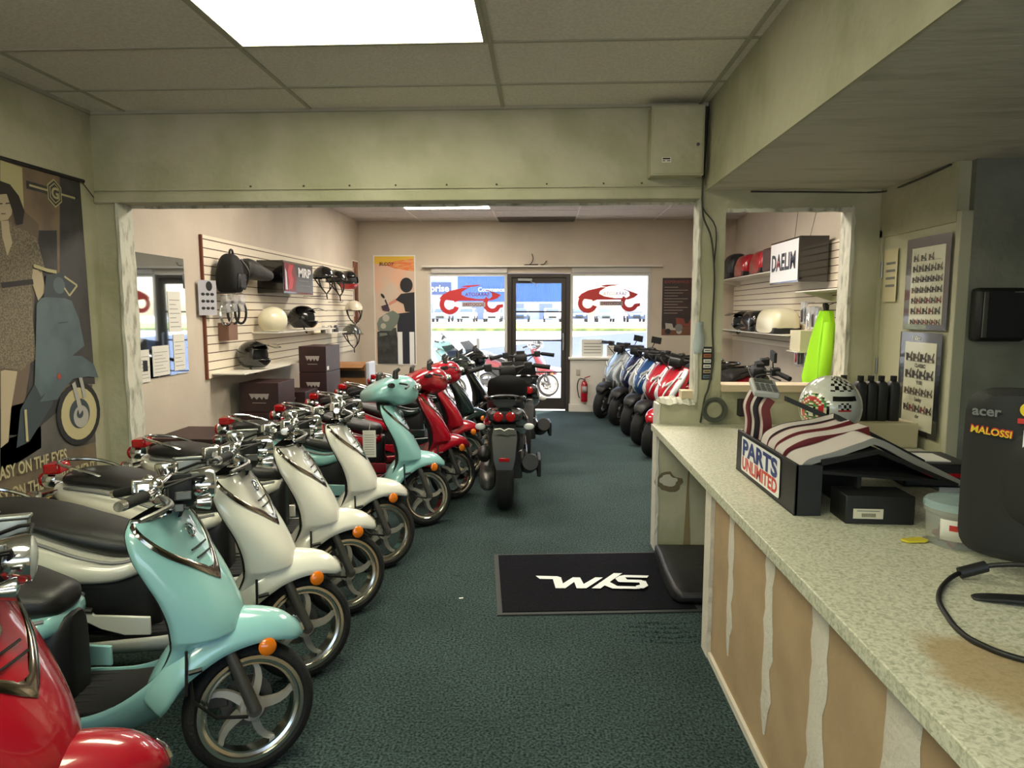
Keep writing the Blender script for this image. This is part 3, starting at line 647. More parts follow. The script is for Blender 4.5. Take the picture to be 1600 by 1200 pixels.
    MB().tube([(-1.25, .1, .35), (-1.35, .11, .66)], .03, 10).build('shock_absorber', gunmetal, root)
    # tail
    t = MB(); hull([(-1.42, .72, .83, .14), (-1.54, .74, .835, .13), (-1.585, .76, .82, .11)], 2, 16, .6, t); t.build('tail_panel', black, root)
    for s in (-1, 1):
        q = MB().lathe([(.001, 0), (.034, 0), (.038, -.012), (.03, -.022), (.001, -.024)], (-1.582, s * .047, .79), 'x', 18); q.build('tail_light', red_lens, root)
        q = MB().tube([(-1.46, s * .06, .70), (-1.48, s * .15, .70)], .012, 8); qo = q.build('rear_signal', black, root); MB().ball((-1.49, s * .19, .70), .042, 14, sc=(.5, 1, .62)).build('lens', clear, qo)
    gr = MB().tube(cr([(-1.15, .14, .86), (-1.35, .155, .91), (-1.5, .12, .925), (-1.54, 0, .935), (-1.5, -.12, .925), (-1.35, -.155, .91), (-1.15, -.14, .86)], 4), .014, 8); gr.build('grab_rail', black_gl, root)
    p = MB().rings([[(-1.50, -.085, .72), (-1.50, .085, .72), (-1.47, .085, .72), (-1.47, -.085, .72)], [(-1.56, -.10, .62), (-1.56, .10, .62), (-1.53, .10, .62), (-1.53, -.10, .62)], [(-1.62, -.085, .46), (-1.62, .085, .46), (-1.60, .085, .46), (-1.60, -.085, .46)], [(-1.63, -.065, .38), (-1.63, .065, .38), (-1.61, .065, .38), (-1.61, -.065, .38)]])
    p.build('rear_fender', P_grey, root, bevel=.004)
    MB().box(-1.632, -1.622, -.04, .04, .45, .478).build('reflector', red_lens, root, bevel=.003)
    MB().tube([(-1.60, -.075, .695), (-1.6, -.03, .70), (-1.605, 0, .685), (-1.6, .03, .70), (-1.60, .075, .695)], .007, 6).build('plate_bracket', steel, root)
    MB().tube([(-.66, .12, .25), (-.62, .24, .012)], .011, 8).build('side_stand', black, root)
    # bars
    b = MB().tube(cr([(-.47, -.36, 1.06), (-.40, -.22, 1.08), (-.34, -.08, 1.06), (-.33, 0, 1.05), (-.34, .08, 1.06), (-.40, .22, 1.08), (-.47, .36, 1.06)], 4), .013, 8)
    b.tube([(-.30, 0, .92), (-.33, 0, 1.05)], .028, 10); st(b.build('handlebar', black, root))
    for s in (-1, 1):
        st(MB().tube([(-.475, s * .38, 1.058), (-.405, s * .24, 1.08)], [.023, .021], 12).build('grip', black_mt, root))
        st(MB().box(-.44, -.36, s * .19 - .035, s * .19 + .035, 1.045, 1.115).build('switch_housing', black, root, bevel=.01))
        st(MB().tube(cr([(-.37, s * .21, 1.075), (-.34, s * .28, 1.06), (-.40, s * .37, 1.045)], 3), .008, 6).build('brake_lever', black, root))
        if mirror > (0 if s > 0 else 1):
            q = MB().tube([(-.38, s * .19, 1.10), (-.36, s * .24, 1.22)], .007, 6); q = q.box(-.375, -.35, s * .25 - .07, s * .25 + .07, 1.19, 1.28); qo = st(q.build('mirror', black, root, bevel=.012))
            MB().box(-.380, -.376, s * .25 - .058, s * .25 + .058, 1.20, 1.27).build('mirror_glass', chrome, qo, smooth=False)
    c = MB(); hull([(-.075, 1.0, 1.06, .035, -.31), (-.06, .98, 1.09, .06, -.30), (.06, .98, 1.09, .06, -.30), (.075, 1.0, 1.06, .035, -.31)], 2, 16, .5, c, 0, 'y'); c.box(-.34, -.27, -.05, .05, 1.08, 1.12); st(c.build('instrument_cluster', black, root))
    cb = MB()
    for s in (-1, 1): cb.tube(cr([(-.38, s * .2, 1.06), (-.25, s * .16, 1.04), (-.26, s * .05, .95)], 4), .006, 6)
    st(cb.build('cable_bundle', black, root))
    return root
GR, GB = 'modern scooters parked along the right side of the showroom', 'black sport scooters in the middle aisle'
def place(o, x, y, hd, lab, grp): o.location = (x, y, 0); o.rotation_euler = (0, 0, RAD(hd)); tag(o, lab, 'scooter', grp)
A = sport('sport_scooter', black_gl, 8, None, 0)
a = RAD(92); place(A, -.30 + 1.33 * cos(a), 5.38 + 1.33 * sin(a), 92, 'black sport scooter in the middle aisle with twin round red tail lights, nearer of two', GB)
B = copy_tree(A); a = RAD(94); place(B, -.20 + 1.33 * cos(a), 7.15 + 1.33 * sin(a), 94, 'black sport scooter parked ahead of the twin-tail-lighted one, half hidden by it', GB)
C = sport('step_through_scooter', P_silver, 28, black, 1, stripe)
place(C, .90, 10.15, 212, 'silver scooter with black front fender beside the fire extinguisher, last of the right row', GR)
for x, y, hd, p, lab in ((1.06, 9.50, 212, P_navy, 'navy blue scooter between the silver scooter and the bright blue one'),
                         (1.14, 8.72, 212, P_blue, 'bright blue scooter with white edge trim in the middle of the right row'),
                         (1.19, 8.10, 212, P_red, 'red scooter next to the bright blue one in the right row, black front fender')):
    o = copy_tree(C); repaint(o, P_silver, p); place(o, x, y, hd, lab, GR)
    if p is not P_navy:
        for c in kids(o):
            if c.name.startswith('mirror'):
                for g in kids(c): bpy.data.objects.remove(g)
                bpy.data.objects.remove(c)
Dd = sport('step_through_scooter', P_red, 28, P_red, 0, stripe); place(Dd, 1.22, 7.42, 212, 'red scooter with a red front fender nearest the half wall, front of the right row', GR)
o = copy_tree(C); repaint(o, P_silver, P_grey); place(o, 1.75, 6.55, 150, 'dark grey scooter seen through the pass-through opening, with a round mirror', GR)
# price tag on the mint scooter
o = Art((-1.33, 4.66, .60), (1, .05, 0), (0, 0, 1)); o.mats = [paper]
tg = MB().box(-.045, .045, -.0015, .0015, 0, .19).build('hang_tag', paper, smooth=False); tg.location = (-1.21, 4.63, .575); tg.rotation_euler = (0, 0, RAD(8)); tag(tg, 'white paper hang tag on the mint scooter with the closed headset cover', 'tag')
q = Art((-.045, -.0021, 0), (1, 0, 0), (0, 0, 1))
for k in range(9): q.rect(.012, .02 + k * .017, .078, .023 + k * .017, grey_ink)
q.build('printing', tg)
MB().tube([(0, 0, .185), (.005, .03, .24)], .0015, 5).build('string', white, tg)
# ------------------------------------------------------------ counter and what stands on it
ct = empty('service_counter', (1.1, 1.5, 0), 0, 'long sales counter with speckled laminate top and unpainted drywall front', 'counter')
def C_(o): o.location = (-1.1, -1.5, 0); return o
mud = mat('joint_compound', (212, 204, 190), .8, bump=.5, scale=50)
dry = mat('bare_drywall', (178, 152, 118), .85, bump=.15, scale=40, mix=(166, 140, 108), mixscale=5, mixlo=.35, mixhi=.65)
C_(MB().box(.78, 1.5, -1.2, 3.11, 0, .818).build('counter_body', dry, ct, smooth=False))
C_(MB().box(.712, 1.62, -1.3, YW - .003, .818, .86).build('countertop', laminate, ct, smooth=False, bevel=.003))
C_(rough_strip('corner_bead', .762, .80, 3.02, 3.125, 0, .818, mud, seed=11)).parent = ct
rr = random.Random(9)
for y0, wd, zb in ((2.74, .075, .16), (2.27, .09, .12), (1.85, .11, .02), (1.42, .14, 0), (.95, .13, 0)):
    L_, R_ = [], []
    for i in range(15):
        z = zb + (.815 - zb) * i / 14; tp = min(1, .25 + i / 3) if zb > .05 else 1
        L_.append((y0 - (wd / 2 + (rr.random() - .5) * .035) * tp, z)); R_.append((y0 + (wd / 2 + (rr.random() - .5) * .02) * tp, z))
    mb = MB()
    for x in (.779, .7765): pass
    mb.rings([[(.779, a[0], a[1]), (.7765, a[0] + .006, a[1]), (.7765, b[0] - .006, b[1]), (.779, b[0], b[1])] for a, b in zip(L_, R_)], 0, False, False)
    C_(mb.build('joint_compound', mud, ct))
C_(rough_strip('base_edge', .764, .782, 0, 1, 0, .01, mud)).parent = ct if False else ct
bb = MB().box(.766, .78, -1.2, 3.02, 0, .03); C_(bb.build('kick_strip', mud, ct, smooth=False))
# half-wall details under the counter end
wd_ = Art((.77, YW - .002, 0), (1, 0, 0), (0, 0, 1), .0012); sc_ = mat('scuffed_paint', (110, 98, 76), .8); sc2 = mat('bare_gypsum', (196, 190, 176), .8)
rr = random.Random(2)
pts = []
for k in range(18):
    a = 2 * pi * k / 18; q = .055 + rr.random() * .03; pts.append((.06 + q * 1.2 * cos(a), .47 + q * .9 * sin(a)))
wd_.poly(pts, sc_, 1); wd_.poly([(.06 + (u - .06) * .65, .48 + (v - .47) * .6) for u, v in pts], sc2, 2)
wd_.poly([(.17, .0), (.22, .0), (.215, .12), (.205, .3), (.20, .42), (.205, .62), (.195, .62), (.185, .42), (.18, .25)], mat('brown_stain', (140, 124, 90), .85), 1)
wd_.rect(.28, .41, .32, .50, mat('outlet_cover', (186, 178, 140), .5), 1)
struct(wd_.build('trim_17'))
# broken plaster cap on the half wall
cap = MB(); rr = random.Random(8); R = []
for i in range(12):
    x = .77 + .22 * i / 11; j = lambda: (rr.random() - .5) * .014
    R.append([(x, YW - .03 + j(), .992 + j()), (x, YW + T + .02 + j(), .995), (x, YW + T * .6 + j(), 1.03 + j()), (x, YW + .01 + j(), 1.022 + j())])
struct(cap.rings(R).build('trim_18', jamb_m, smooth=False)); struct(MB().box(.91, 1.0, YW + .02, YW + .12, 1.02, 1.075).build('trim_19', wood, smooth=False, bevel=.004))
# back desk
bd = MB().box(1.63, 2.10, 2.9, 4.43, .80, .835).box(1.66, 1.69, 2.95, 4.40, 0, .80).box(1.69, 2.08, 4.35, 4.40, 0, .80)
tag(bd.build('back_desk', white, smooth=False, bevel=.003), 'white desk top behind the speckled counter under the tall posters', 'desk')
# catalogue stand: a slanted black rack with a printed end panel
bk = empty('catalog_stand', (.9, 2.8, .86), 0, 'black countertop catalog stand with the PARTS UNLIMITED front panel', 'stand')
def B_(o): o.location = (-.9, -2.8, -.86); return o
FX = .905
B_(MB().box(FX, FX + .012, 2.42, 3.15, .861, 1.048).box(FX, 1.0, 2.42, 2.43, .861, 1.045).box(FX, 1.0, 3.14, 3.15, .861, 1.045).build('front_panel', black, bk, smooth=False, bevel=.002))
sl = MB().rings([[(FX + .01, 2.42, 1.03), (FX + .01, 3.15, 1.03), (FX + .01, 3.15, 1.02), (FX + .01, 2.42, 1.02)], [(1.42, 2.44, .99), (1.42, 3.15, .99), (1.42, 3.15, .98), (1.42, 2.44, .98)]])
B_(sl.build('shelf', black_mt, bk, smooth=False))
B_(MB().rings([[(1.13, 2.44, .862), (1.13, 3.1, .862), (1.145, 3.1, .862), (1.145, 2.44, .862)], [(1.13, 2.44, 1.0), (1.13, 3.1, 1.0), (1.145, 3.1, 1.0), (1.145, 2.44, 1.0)]]).build('support', black_mt, bk, smooth=False))
blue_i = mat('sign_blue', (34, 52, 118), .5); red_i = mat('sign_red', (196, 52, 44), .5); wh_i = mat('sign_white', (232, 232, 232), .5)
a = Art((FX - .003, 3.14, .862), (0, -1, 0), (0, 0, 1)); 
def rrect(a, u0, v0, u1, v1, r, m, l):
    pts = []
    for cx, cy, st_ in ((u1 - r, v1 - r, 0), (u0 + r, v1 - r, 90), (u0 + r, v0 + r, 180), (u1 - r, v0 + r, 270)):
        for k in range(6): q = RAD(st_ + 18 * k); pts.append((cx + r * cos(q), cy + r * sin(q)))
    a.poly(pts, m, l)
rrect(a, .075, .018, .57, .172, .012, wh_i, 1)
a.text('PARTS', .095, .092, .098, blue_i, 3, .0038, .45); a.text('UNLIMITED', .092, .030, .076, red_i, 2, .0028, .455)
o = a.build('sign_print', bk); o.location = (-.9, -2.8, -.86)
# catalogues lying in the stand: bent books
pagem = mat('page_edges', (214, 204, 200), .8, bump=.5, scale=300, stretch=(1, 1, 8))
def catalogue(i, y, wd, h0, run, label, cov, lean=0, x0=FX + .03, zt=.0):
    t = empty('catalog', (x0, y, 1.03), 0, label, 'book', 'catalogs in the countertop stand')
    P = cr([(0, 0), (.05, h0 * .65), (.13 + lean, h0), (.13 + run * .55 + lean, h0 * .95 + zt * .5), (.13 + run + lean, h0 * .55 + zt)], 4)
    mb = MB().rings([[(x, 0, z), (x, wd, z), (x, wd, z + .004), (x, 0, z + .004)] for x, z in P]); 
    mb = MB(); R = []; R2 = []
    for k, (x, z) in enumerate(P):
        p0 = P[max(k - 1, 0)]; p1 = P[min(k + 1, len(P) - 1)]; dx, dz = p1[0] - p0[0], p1[1] - p0[1]; L = math.hypot(dx, dz) or 1; nx, nz = -dz / L, dx / L; th = .02 * wd / .05
        R.append([(x, 0, z), (x, wd, z), (x + nx * .006, wd, z + nz * .006), (x + nx * .006, 0, z + nz * .006)])
        R2.append([(x + nx * .006, .003, z + nz * .006), (x + nx * .006, wd - .003, z + nz * .006), (x + nx * th, wd - .006, z + nz * th), (x + nx * th, .006, z + nz * th)])
    mb.rings(R).build('cover', cov, t, smooth=False); MB().rings(R2).build('pages', pagem, t, smooth=False); return t
def block_book(x, y, z, w_, d_, h_, rz, rx, ry, label, cov, name='catalog', grp='catalogs in the countertop stand'):
    "a thick soft catalogue seen on its page edge; spine on the left, slightly curved"
    t = empty(name, (x, y, z), 0, label, 'book', grp); t.rotation_euler = (RAD(rx), RAD(ry), RAD(rz)); R = []; R2 = []; R3 = []
    for k in range(9):
        q = k / 8; yy = d_ * q; s_ = .02 * sin(pi * q) ; R.append([(s_, yy, 0), (w_ + s_, yy, 0), (w_ + s_, yy, h_), (s_, yy, h_)])
        R2.append([(s_ - .003, yy, -.002), (s_, yy, -.002), (s_, yy, h_ + .002), (s_ - .003, yy, h_ + .002)]); R3.append([(w_ + s_, yy, -.002), (w_ + s_ + .003, yy, -.002), (w_ + s_ + .003, yy, h_ + .002), (w_ + s_, yy, h_ + .002)])
    MB().rings(R).build('pages', pagem, t, smooth=False); c = MB(); c.rings(R2).rings(R3); c.build('cover', cov, t, smooth=False); return t
cv1 = mat('book_cover_red', (120, 44, 48), .5); cv2 = mat('book_cover_dark', (38, 36, 40), .5); cv3 = mat('book_cover_grey', (150, 148, 144), .45)
# wavy catalogs: page blocks running back from the front panel
def wave_book(y, path, wd, dp, label, cov, fan=0):
    "soft catalog seen on its fore-edge: wd is the thickness along y, dp the depth behind the edge"
    t = empty('catalog', (FX, y, .86), 0, label, 'book', 'catalogs in the countertop stand'); P = cr(path, 5); R = []; C1 = []; n = len(P)
    for k, (x, z) in enumerate(P):
        p0 = P[max(k - 1, 0)]; p1 = P[min(k + 1, n - 1)]; dx, dz = p1[0] - p0[0], p1[1] - p0[1]; L = math.hypot(dx, dz) or 1; nx, nz = dz / L * dp, -dx / L * dp; o = fan * k / n
        R.append([(x, .003 + o, z), (x, wd - .003 + o, z), (x + nx, wd - .003 + o, z + nz), (x + nx, .003 + o, z + nz)])
        C1.append([[(x - nx * .05, a + o, z - nz * .05), (x - nx * .05, b + o, z - nz * .05), (x + nx * 1.02, b + o, z + nz * 1.02), (x + nx * 1.02, a + o, z + nz * 1.02)] for a, b in ((0, .003), (wd - .003, wd))])
    MB().rings(R).build('pages', pagem, t, smooth=False); c = MB()
    for j in (0, 1): c.rings([q[j] for q in C1])
    c.build('cover', cov, t, smooth=False); return t
for k, (y, x, top, cv, lb) in enumerate(((3.085, .02, .375, cv1, 'upright catalog with red cover at the far end of the stand'), (3.03, .035, .37, cv2, 'upright catalog with dark cover, second from the far end of the stand'), (2.975, .055, .36, cv1, 'upright catalog nearest of the three standing ones, under the calculator'))):
    wave_book(y, [(x, .165), (x + .005, .24), (x - .005, .31), (x + .02, top)], .047, .035, lb, cv)
wave_book(2.83, [(.03, .17), (.05, .215), (.12, .25), (.24, .27), (.34, .295)], .085, .04, 'catalog lying back in the stand, farthest of the fanned ones, dark cover', cv2, .03)
wave_book(2.74, [(.03, .17), (.05, .207), (.125, .245), (.25, .266), (.34, .292)], .088, .04, 'catalog lying back in the stand with a red cover, second of the fanned ones', cv1, .03)
wave_book(2.64, [(.03, .17), (.05, .20), (.13, .238), (.26, .26), (.36, .285)], .098, .04, 'thick pale catalog lying back in the stand, third of the fanned ones', cv1, .02)
wave_book(2.455, [(.03, .17), (.06, .20), (.14, .225), (.24, .262), (.30, .275), (.42, .215), (.60, .125)], .16, .022, 'grey catalog draped over the near end of the stand, drooping to the right', cv3)
cr_ = MB().rings([[(FX + .14, 2.86, 1.05), (FX + .15, 2.86, 1.05), (FX + .15, 3.12, 1.05), (FX + .14, 3.12, 1.05)], [(FX + .10, 2.86, 1.22), (FX + .11, 2.86, 1.22), (FX + .11, 3.12, 1.22), (FX + .10, 3.12, 1.22)]])
# black slanted trays (right side of the stand)
tr = MB().rings([[(FX + .10, 2.44, 1.04), (FX + .10, 2.92, 1.04), (FX + .10, 2.92, 1.06), (FX + .10, 2.44, 1.06)], [(FX + .30, 2.44, 1.085), (FX + .30, 2.92, 1.085), (FX + .30, 2.92, 1.10), (FX + .30, 2.44, 1.10)], [(FX + .58, 2.44, .965), (FX + .58, 2.92, .965), (FX + .58, 2.92, .98), (FX + .58, 2.44, .98)]])
B_(tr.build('tray', black_mt, bk, smooth=False))
for (p, q) in ((((FX + .16, 3.0, 1.20), (FX + .34, 2.95, 1.12))), (((FX + .30, 2.82, 1.15), (FX + .62, 2.75, .98)))):
    B_(MB().rings([[(p[0], p[1] - .02, p[2]), (p[0], p[1] + .02, p[2]), (p[0], p[1] + .02, p[2] + .022), (p[0], p[1] - .02, p[2] + .022)], [(q[0], q[1] - .02, q[2]), (q[0], q[1] + .02, q[2]), (q[0], q[1] + .02, q[2] + .022), (q[0], q[1] - .02, q[2] + .022)]]).build('divider_arm', black, bk, smooth=False))
# calculator perched on the upright catalogues
cl = empty('calculator', (FX + .075, 3.04, 1.240), 0, 'grey desk calculator perched on the upright catalogs', 'calculator'); cl.rotation_euler = (RAD(14), RAD(6), RAD(-8))
MB().box(-.055, .055, -.09, .09, 0, .028).build('case', mat('calculator_grey', (176, 176, 176), .45), cl, bevel=.008)
MB().box(-.04, .04, .03, .07, .0285, .031).build('display', mat('display_glass', (70, 78, 72), .2), cl, smooth=False)
kb = MB()
for i in range(4):
    for j in range(4): kb.box(-.042 + i * .023, -.026 + i * .023, -.078 + j * .024, -.062 + j * .024, .028, .033)
kb.build('keypad', mat('calculator_keys', (96, 98, 100), .5), cl, smooth=False)
# black carton with a bar-code label
bx = empty('black_box', (1.165, 2.40, .86), -2, 'small black cardboard box with a barcode label in front of the catalog stand', 'box')
MB().box(-.115, .115, -.07, .07, 0, .10).build('carton', black, bx, bevel=.004)
a = Art((-.09, -.0712, .02), (1, 0, 0), (0, 0, 1)); a.rect(0, 0, .10, .035, mat('label_cream', (206, 200, 176), .6), 1)
for k in range(22): a.rect(.028 + k * .0022, .006, .028 + k * .0022 + (.0014 if k % 3 else .0007), .019, mat('barcode_brown', (96, 84, 66), .7), 2)
a.rect(.012, .026, .088, .029, grey_ink, 2); a.build('label_print', bx)
# yellow tag with key, and the candy jar
ky = empty('key', (1.20, 2.16, .862), 10, 'key with a yellow tag lying in front of the black box', 'key')
MB().extr([(-.05, -.018), (.01, -.022), (.03, -.012), (.03, .012), (.01, .02), (-.05, .014), (-.055, 0)], 'z', 0, .006).build('key_tag', mat('yellow_tag', (214, 196, 60), .4), ky, bevel=.002)
MB().extr([(.025, -.015), (.055, -.018), (.066, 0), (.055, .015), (.025, .012)], 'z', .001, .008).build('key_head', mat('key_silver', (180, 180, 176), .3, .8), ky); MB().box(.06, .12, -.012, .008, 0, .012).build('key_fob', black, ky, bevel=.003)
jr = empty('candy_jar', (1.305, 2.14, .861), 0, 'clear plastic tub with red candies and a white label beside the black monitor', 'jar')
jp = mat('clear_plastic', (206, 210, 205), .08, alpha=.22)
MB().lathe([(.001, 0), (.072, 0), (.082, .012), (.088, .10), (.093, .105), (.093, .125), (.088, .13)], (0, 0, 0), 'z', 32, cap=False).build('tub', jp, jr, solid=.002)
MB().lathe([(.001, .128), (.09, .128), (.094, .120), (.094, .135), (.088, .142), (.001, .142)], (0, 0, 0), 'z', 32).build('lid', mat('pale_blue_lid', (178, 206, 212), .2, alpha=.45), jr)
lb = MB(); R = []
for i in range(11):
    a = RAD(-150 + i * 6.5); R.append([(.0862 * cos(a), .0862 * sin(a), .03), (.0892 * cos(a), .0892 * sin(a), .095)])
lb.rings(R, 0, False, False).build('jar_label', paper, jr, solid=.0008)
lb = MB(); R = []
for i in range(5):
    a = RAD(-133 + i * 6.0); R.append([(.0885 * cos(a), .0885 * sin(a), .062), (.0895 * cos(a), .0895 * sin(a), .080)])
lb.rings(R, 0, False, False).build('label_mark', red_i, jr)
rr = random.Random(3); cdm = mat('red_candy', (120, 28, 40), .3)
cand = []
for k in range(26):
    a = rr.random() * 2 * pi; q = rr.random() ** .5 * .055; z = .014 + .012 * (k // 7)
    mb = MB().ball((0, 0, 0), .014, 8, sc=(1.2, 1, .8))
    if not cand: o = mb.build('candy', cdm); cand.append(o)
    else: o = cand[0].copy(); COL.objects.link(o); cand.append(o)
    o.location = (1.305 + q * cos(a), 2.14 + q * sin(a), .861 + z); o.rotation_euler = (rr.random() * 3, 0, rr.random() * 3)
    tag(o, 'red wrapped candy inside the clear tub', 'candy', 'candies in the tub')
# monitor seen from behind
mo = empty('monitor', (1.428, 1.752, .86), 0, 'black computer monitor seen from behind with stickers on its back', 'monitor')
mo.rotation_euler = (0, 0, RAD(45))
mp = mat('monitor_plastic', (34, 34, 36), .55, bump=.15, scale=300)
mb = MB(); hull([(.045, .055, .51, .30), (.04, .04, .522, .315), (0, .04, .522, .315), (-.02, .06, .505, .29)], 1, 28, .22, mb); moo = mb.build('housing', mp, mo)
mb = MB(); hull([(-.02, .14, .42, .21), (-.045, .17, .38, .16), (-.05, .20, .34, .10)], 2, 24, .5, mb); mb.build('rear_bulge', mp, mo)
MB().tube([(-.01, 0, .22), (.02, 0, .01)], .03, 10).box(-.06, .14, -.13, .13, 0, .012).build('stand', mp, mo, bevel=.004)
a = Art((-.026, .29, .04), (0, -1, 0), (0, 0, 1)); a.eps = .0012
logo = mat('logo_grey', (112, 114, 116), .4); yl = mat('sticker_yellow', (226, 200, 40), .5); orr = mat('sticker_orange', (224, 104, 36), .5)
a.text('acer', .000, .405, .038, logo, 6, .0010, .068); a.text('MALOSSI', -.002, .358, .027, red_i, 6, .0018, .098, rot=-.08); a.text('MALOSSI', -.0, .3565, .026, yl, 7, .0004, .094, rot=-.08)
a.disc(.128, .43, .020, yl, 6); a.disc(.132, .428, .008, black, 7); a.rect(.105, .392, .18, .406, red_i, 6); a.rect(.120, .29, .19, .375, wh_i, 6); a.rect(.124, .305, .186, .371, black, 7); a.poly([(.126, .307), (.15, .345), (.17, .307)], wh_i, 8); a.text('H', .125, .292, .012, ink, 9, .001)
a.build('sticker_print', mo)
# cable with ferrite and a dark flat lead on the counter
cb = empty('video_cable', (1.3, 1.6, .866), 0, 'thick black cable with a ferrite bead looping over the counter', 'cable')
def ab(o): o.location = (-1.3, -1.6, -.866); return o
path = cr([(1.40, 1.62, .93), (1.32, 1.74, .935), (1.24, 1.83, .91), (1.155, 1.855, .878), (1.07, 1.79, .868), (1.00, 1.69, .868), (.965, 1.59, .868), (.950, 1.52, .868), (.957, 1.46, .868), (1.01, 1.39, .868), (1.20, 1.28, .868)], 6)
ab(MB().tube(path, .0065, 10).build('cord', black, cb)); ab(MB().tube([(1.21, 1.843, .900), (1.145, 1.850, .877)], .0155, 16).build('ferrite_bead', black, cb))
tg = MB(); hull([(0, 0, .006, .012), (.02, 0, .012, .02), (.10, .004, .02, .024), (.30, .01, .03, .03)], 3, 12, .8, tg); o = tg.build('tongs', black, None); o.location = (1.10, 1.72, .861); o.rotation_euler = (0, 0, RAD(-17)); tag(o, 'flat black plastic lead lying inside the cable loop on the counter', 'lead'); o.name = 'plastic_lead'
# ---- helmets
def helmet(name, kind, col_fn, mats, r=.13):
    "open half or full shell on a sphere; front is +x. kind: full, jet, half"
    root = empty(name, (0, 0, 0)); mb = MB(); n, m = 72, 50
    for i in range(m):
        for j in range(n):
            e0, e1 = -62 + 152 * i / m, -62 + 152 * (i + 1) / m; a0, a1 = 360 * j / n, 360 * (j + 1) / n; ec, ac = (e0 + e1) / 2, (a0 + a1) / 2
            az = ac if ac <= 180 else ac - 360
            if kind == 'full' and (-52 > ec or (abs(az) < 62 and -12 < ec < 24)): continue
            if kind == 'jet' and (ec < -48 or (abs(az) < 58 + max(0, -ec) * .3 and ec < 22)): continue
            if kind == 'half' and ec < -4 + 6 * cos(RAD(az)): continue
            P = []
            for e_, a_ in ((e0, a0), (e0, a1), (e1, a1), (e1, a0)):
                ce = cos(RAD(e_)); chin = 1.0
                x = r * 1.16 * ce * cos(RAD(a_)); y = r * .96 * ce * sin(RAD(a_)); z = r * 1.02 * sin(RAD(e_))
                if kind == 'full' and e_ < 0 and cos(RAD(a_)) > 0: x *= 1 + .14 * cos(RAD(a_)) ** 2 * min(1, -e_ / 25)
                P.append((x, y, z))
            mb.add(P, [(0, 1, 2, 3)], col_fn(ec, az))
    o = mb.build('shell', mats, root, solid=.008, off=-1, angle=60)
    lin_ = MB().ball((0, 0, 0), r * .9, 20, sc=(1.1, .92, 1), lo=(-50 if kind != 'half' else 0), hi=88); lin_.build('liner', black_mt, root)
    return root
cG, cR, cW, cK, cGr, cCream = mat('decal_green', (60, 140, 60), .35, coat=.6), mat('decal_red', (190, 40, 44), .3, coat=.6), mat('helmet_white', (214, 216, 208), .22, coat=.9), mat('helmet_black', (14, 14, 15), .2, coat=.9), mat('decal_grey', (120, 122, 120), .3), mat('decal_cream', (226, 220, 190), .35, coat=.5)
def racing(e, a0):
    a = a0 + 75; a = ((a + 540) % 360) - 180
    d_ = lambda c: ((a - c + 540) % 360) - 180
    r_ = math.hypot(e + 4, d_(-150) * cos(RAD(e)))
    if r_ < 36: return 0 if r_ < 7 else (5 if int(r_ / 1.7) % 4 == 0 else (3, 1, 2, 2, 1, 3)[min(int((r_ - 7) / 5), 5)])
    if 34 < e < 80 and -115 < a < -20: return 3 if (int((e + 90) / 7.2) + int((a + 360) / 11)) % 2 else 0
    if -112 < a < -60 and 16 < e < 27: return 3
    if -98 < a < -74 and -2 < e < 14: return 2 if e < 2 else (3 if (int((e + 90) / 5) + int((a + 360) / 5)) % 2 else 0)
    return 0
def racing_old(e, a):
    # side roundel facing the camera (azimuth -100..), checker on the crown, black band at the back
    d = math.hypot((e - 2), (a + 38) * cos(RAD(e)))
    if a < 20 and d < 34:
        if d < 6: return 0
        q = int((d - 6) / 5.6); return (3, 5, 2, 5, 2, 1)[min(q, 5)] if (math.atan2(e - 2, a + 38)) > -2.6 else 2
    if e > 42 and -175 < a < 30 or e > 42 and a > 150: return 3 if (int((e + 90) / 7.6) + int((a + 360) / 12.9)) % 2 else 0
    if -140 < a < -88 and 20 < e < 34: return 3
    if -130 < a < -98 and 4 < e < 16: return 3 if (int(e / 4) + int((a + 360) / 5)) % 2 else (2 if e < 9 else 0)
    return 0
hm = helmet('racing_helmet', 'full', racing, [cW, cG, cR, cK, cGr, cCream], .147)
hm.location = (1.39, 3.32, 1.135); hm.rotation_euler = (0, 0, RAD(75)); tag(hm, 'white racing helmet with checkered crown and red and green roundel behind the catalogs', 'helmet')
MB().lathe([(.001, 0), (.12, 0), (.12, .01), (.001, .01)], (0, 0, -.128), 'z', 24).build('base_ring', cK, hm)
o = MB().box(-.12, .12, -.10, .10, 0, .143).build('plain_carton', black, bevel=.004); o.location = (1.40, 3.34, .861); tag(o, 'plain black carton under the racing helmet', 'box')
# oil bottles
bt = None
for i, (x, y) in enumerate(((1.715, 3.93), (1.795, 3.9), (1.852, 3.9), (1.91, 3.9), (1.977, 3.9))):
    if bt is None:
        bt = empty('oil_bottle', (0, 0, 0)); mb = MB(); hull([(0, -.035, .035, .028), (.004, -.037, .037, .030), (.19, -.037, .037, .030), (.215, -.03, .03, .025), (.225, -.012, .012, .013)], 1, 20, .5, mb)
        mb.v = [Vector((v.y, v.z, v.x)) for v in mb.v]; mb.build('bottle_body', black, bt); MB().lathe([(.001, 0), (.017, 0), (.017, .028), (.001, .028)], (0, 0, .225), 'z', 16).build('cap', black_mt, bt); o = bt
    else: o = copy_tree(bt)
    o.location = (x, y, .978); tag(o, ['first black oil bottle from the left, mostly behind the racing helmet', 'black oil bottle just right of the first one behind the racing helmet', 'middle one of the five black oil bottles on the beige tray', 'black oil bottle left of the rightmost one on the beige tray', 'rightmost black oil bottle, next to the tall poster'][i], 'bottle', 'oil bottles on the back desk')
cr2 = MB().box(1.66, 2.08, 3.80, 4.08, .836, .977); tag(cr2.build('beige_tray', mat('beige_plastic', (188, 178, 144), .5), smooth=False, bevel=.01), 'beige plastic tray under the black oil bottles', 'tray')
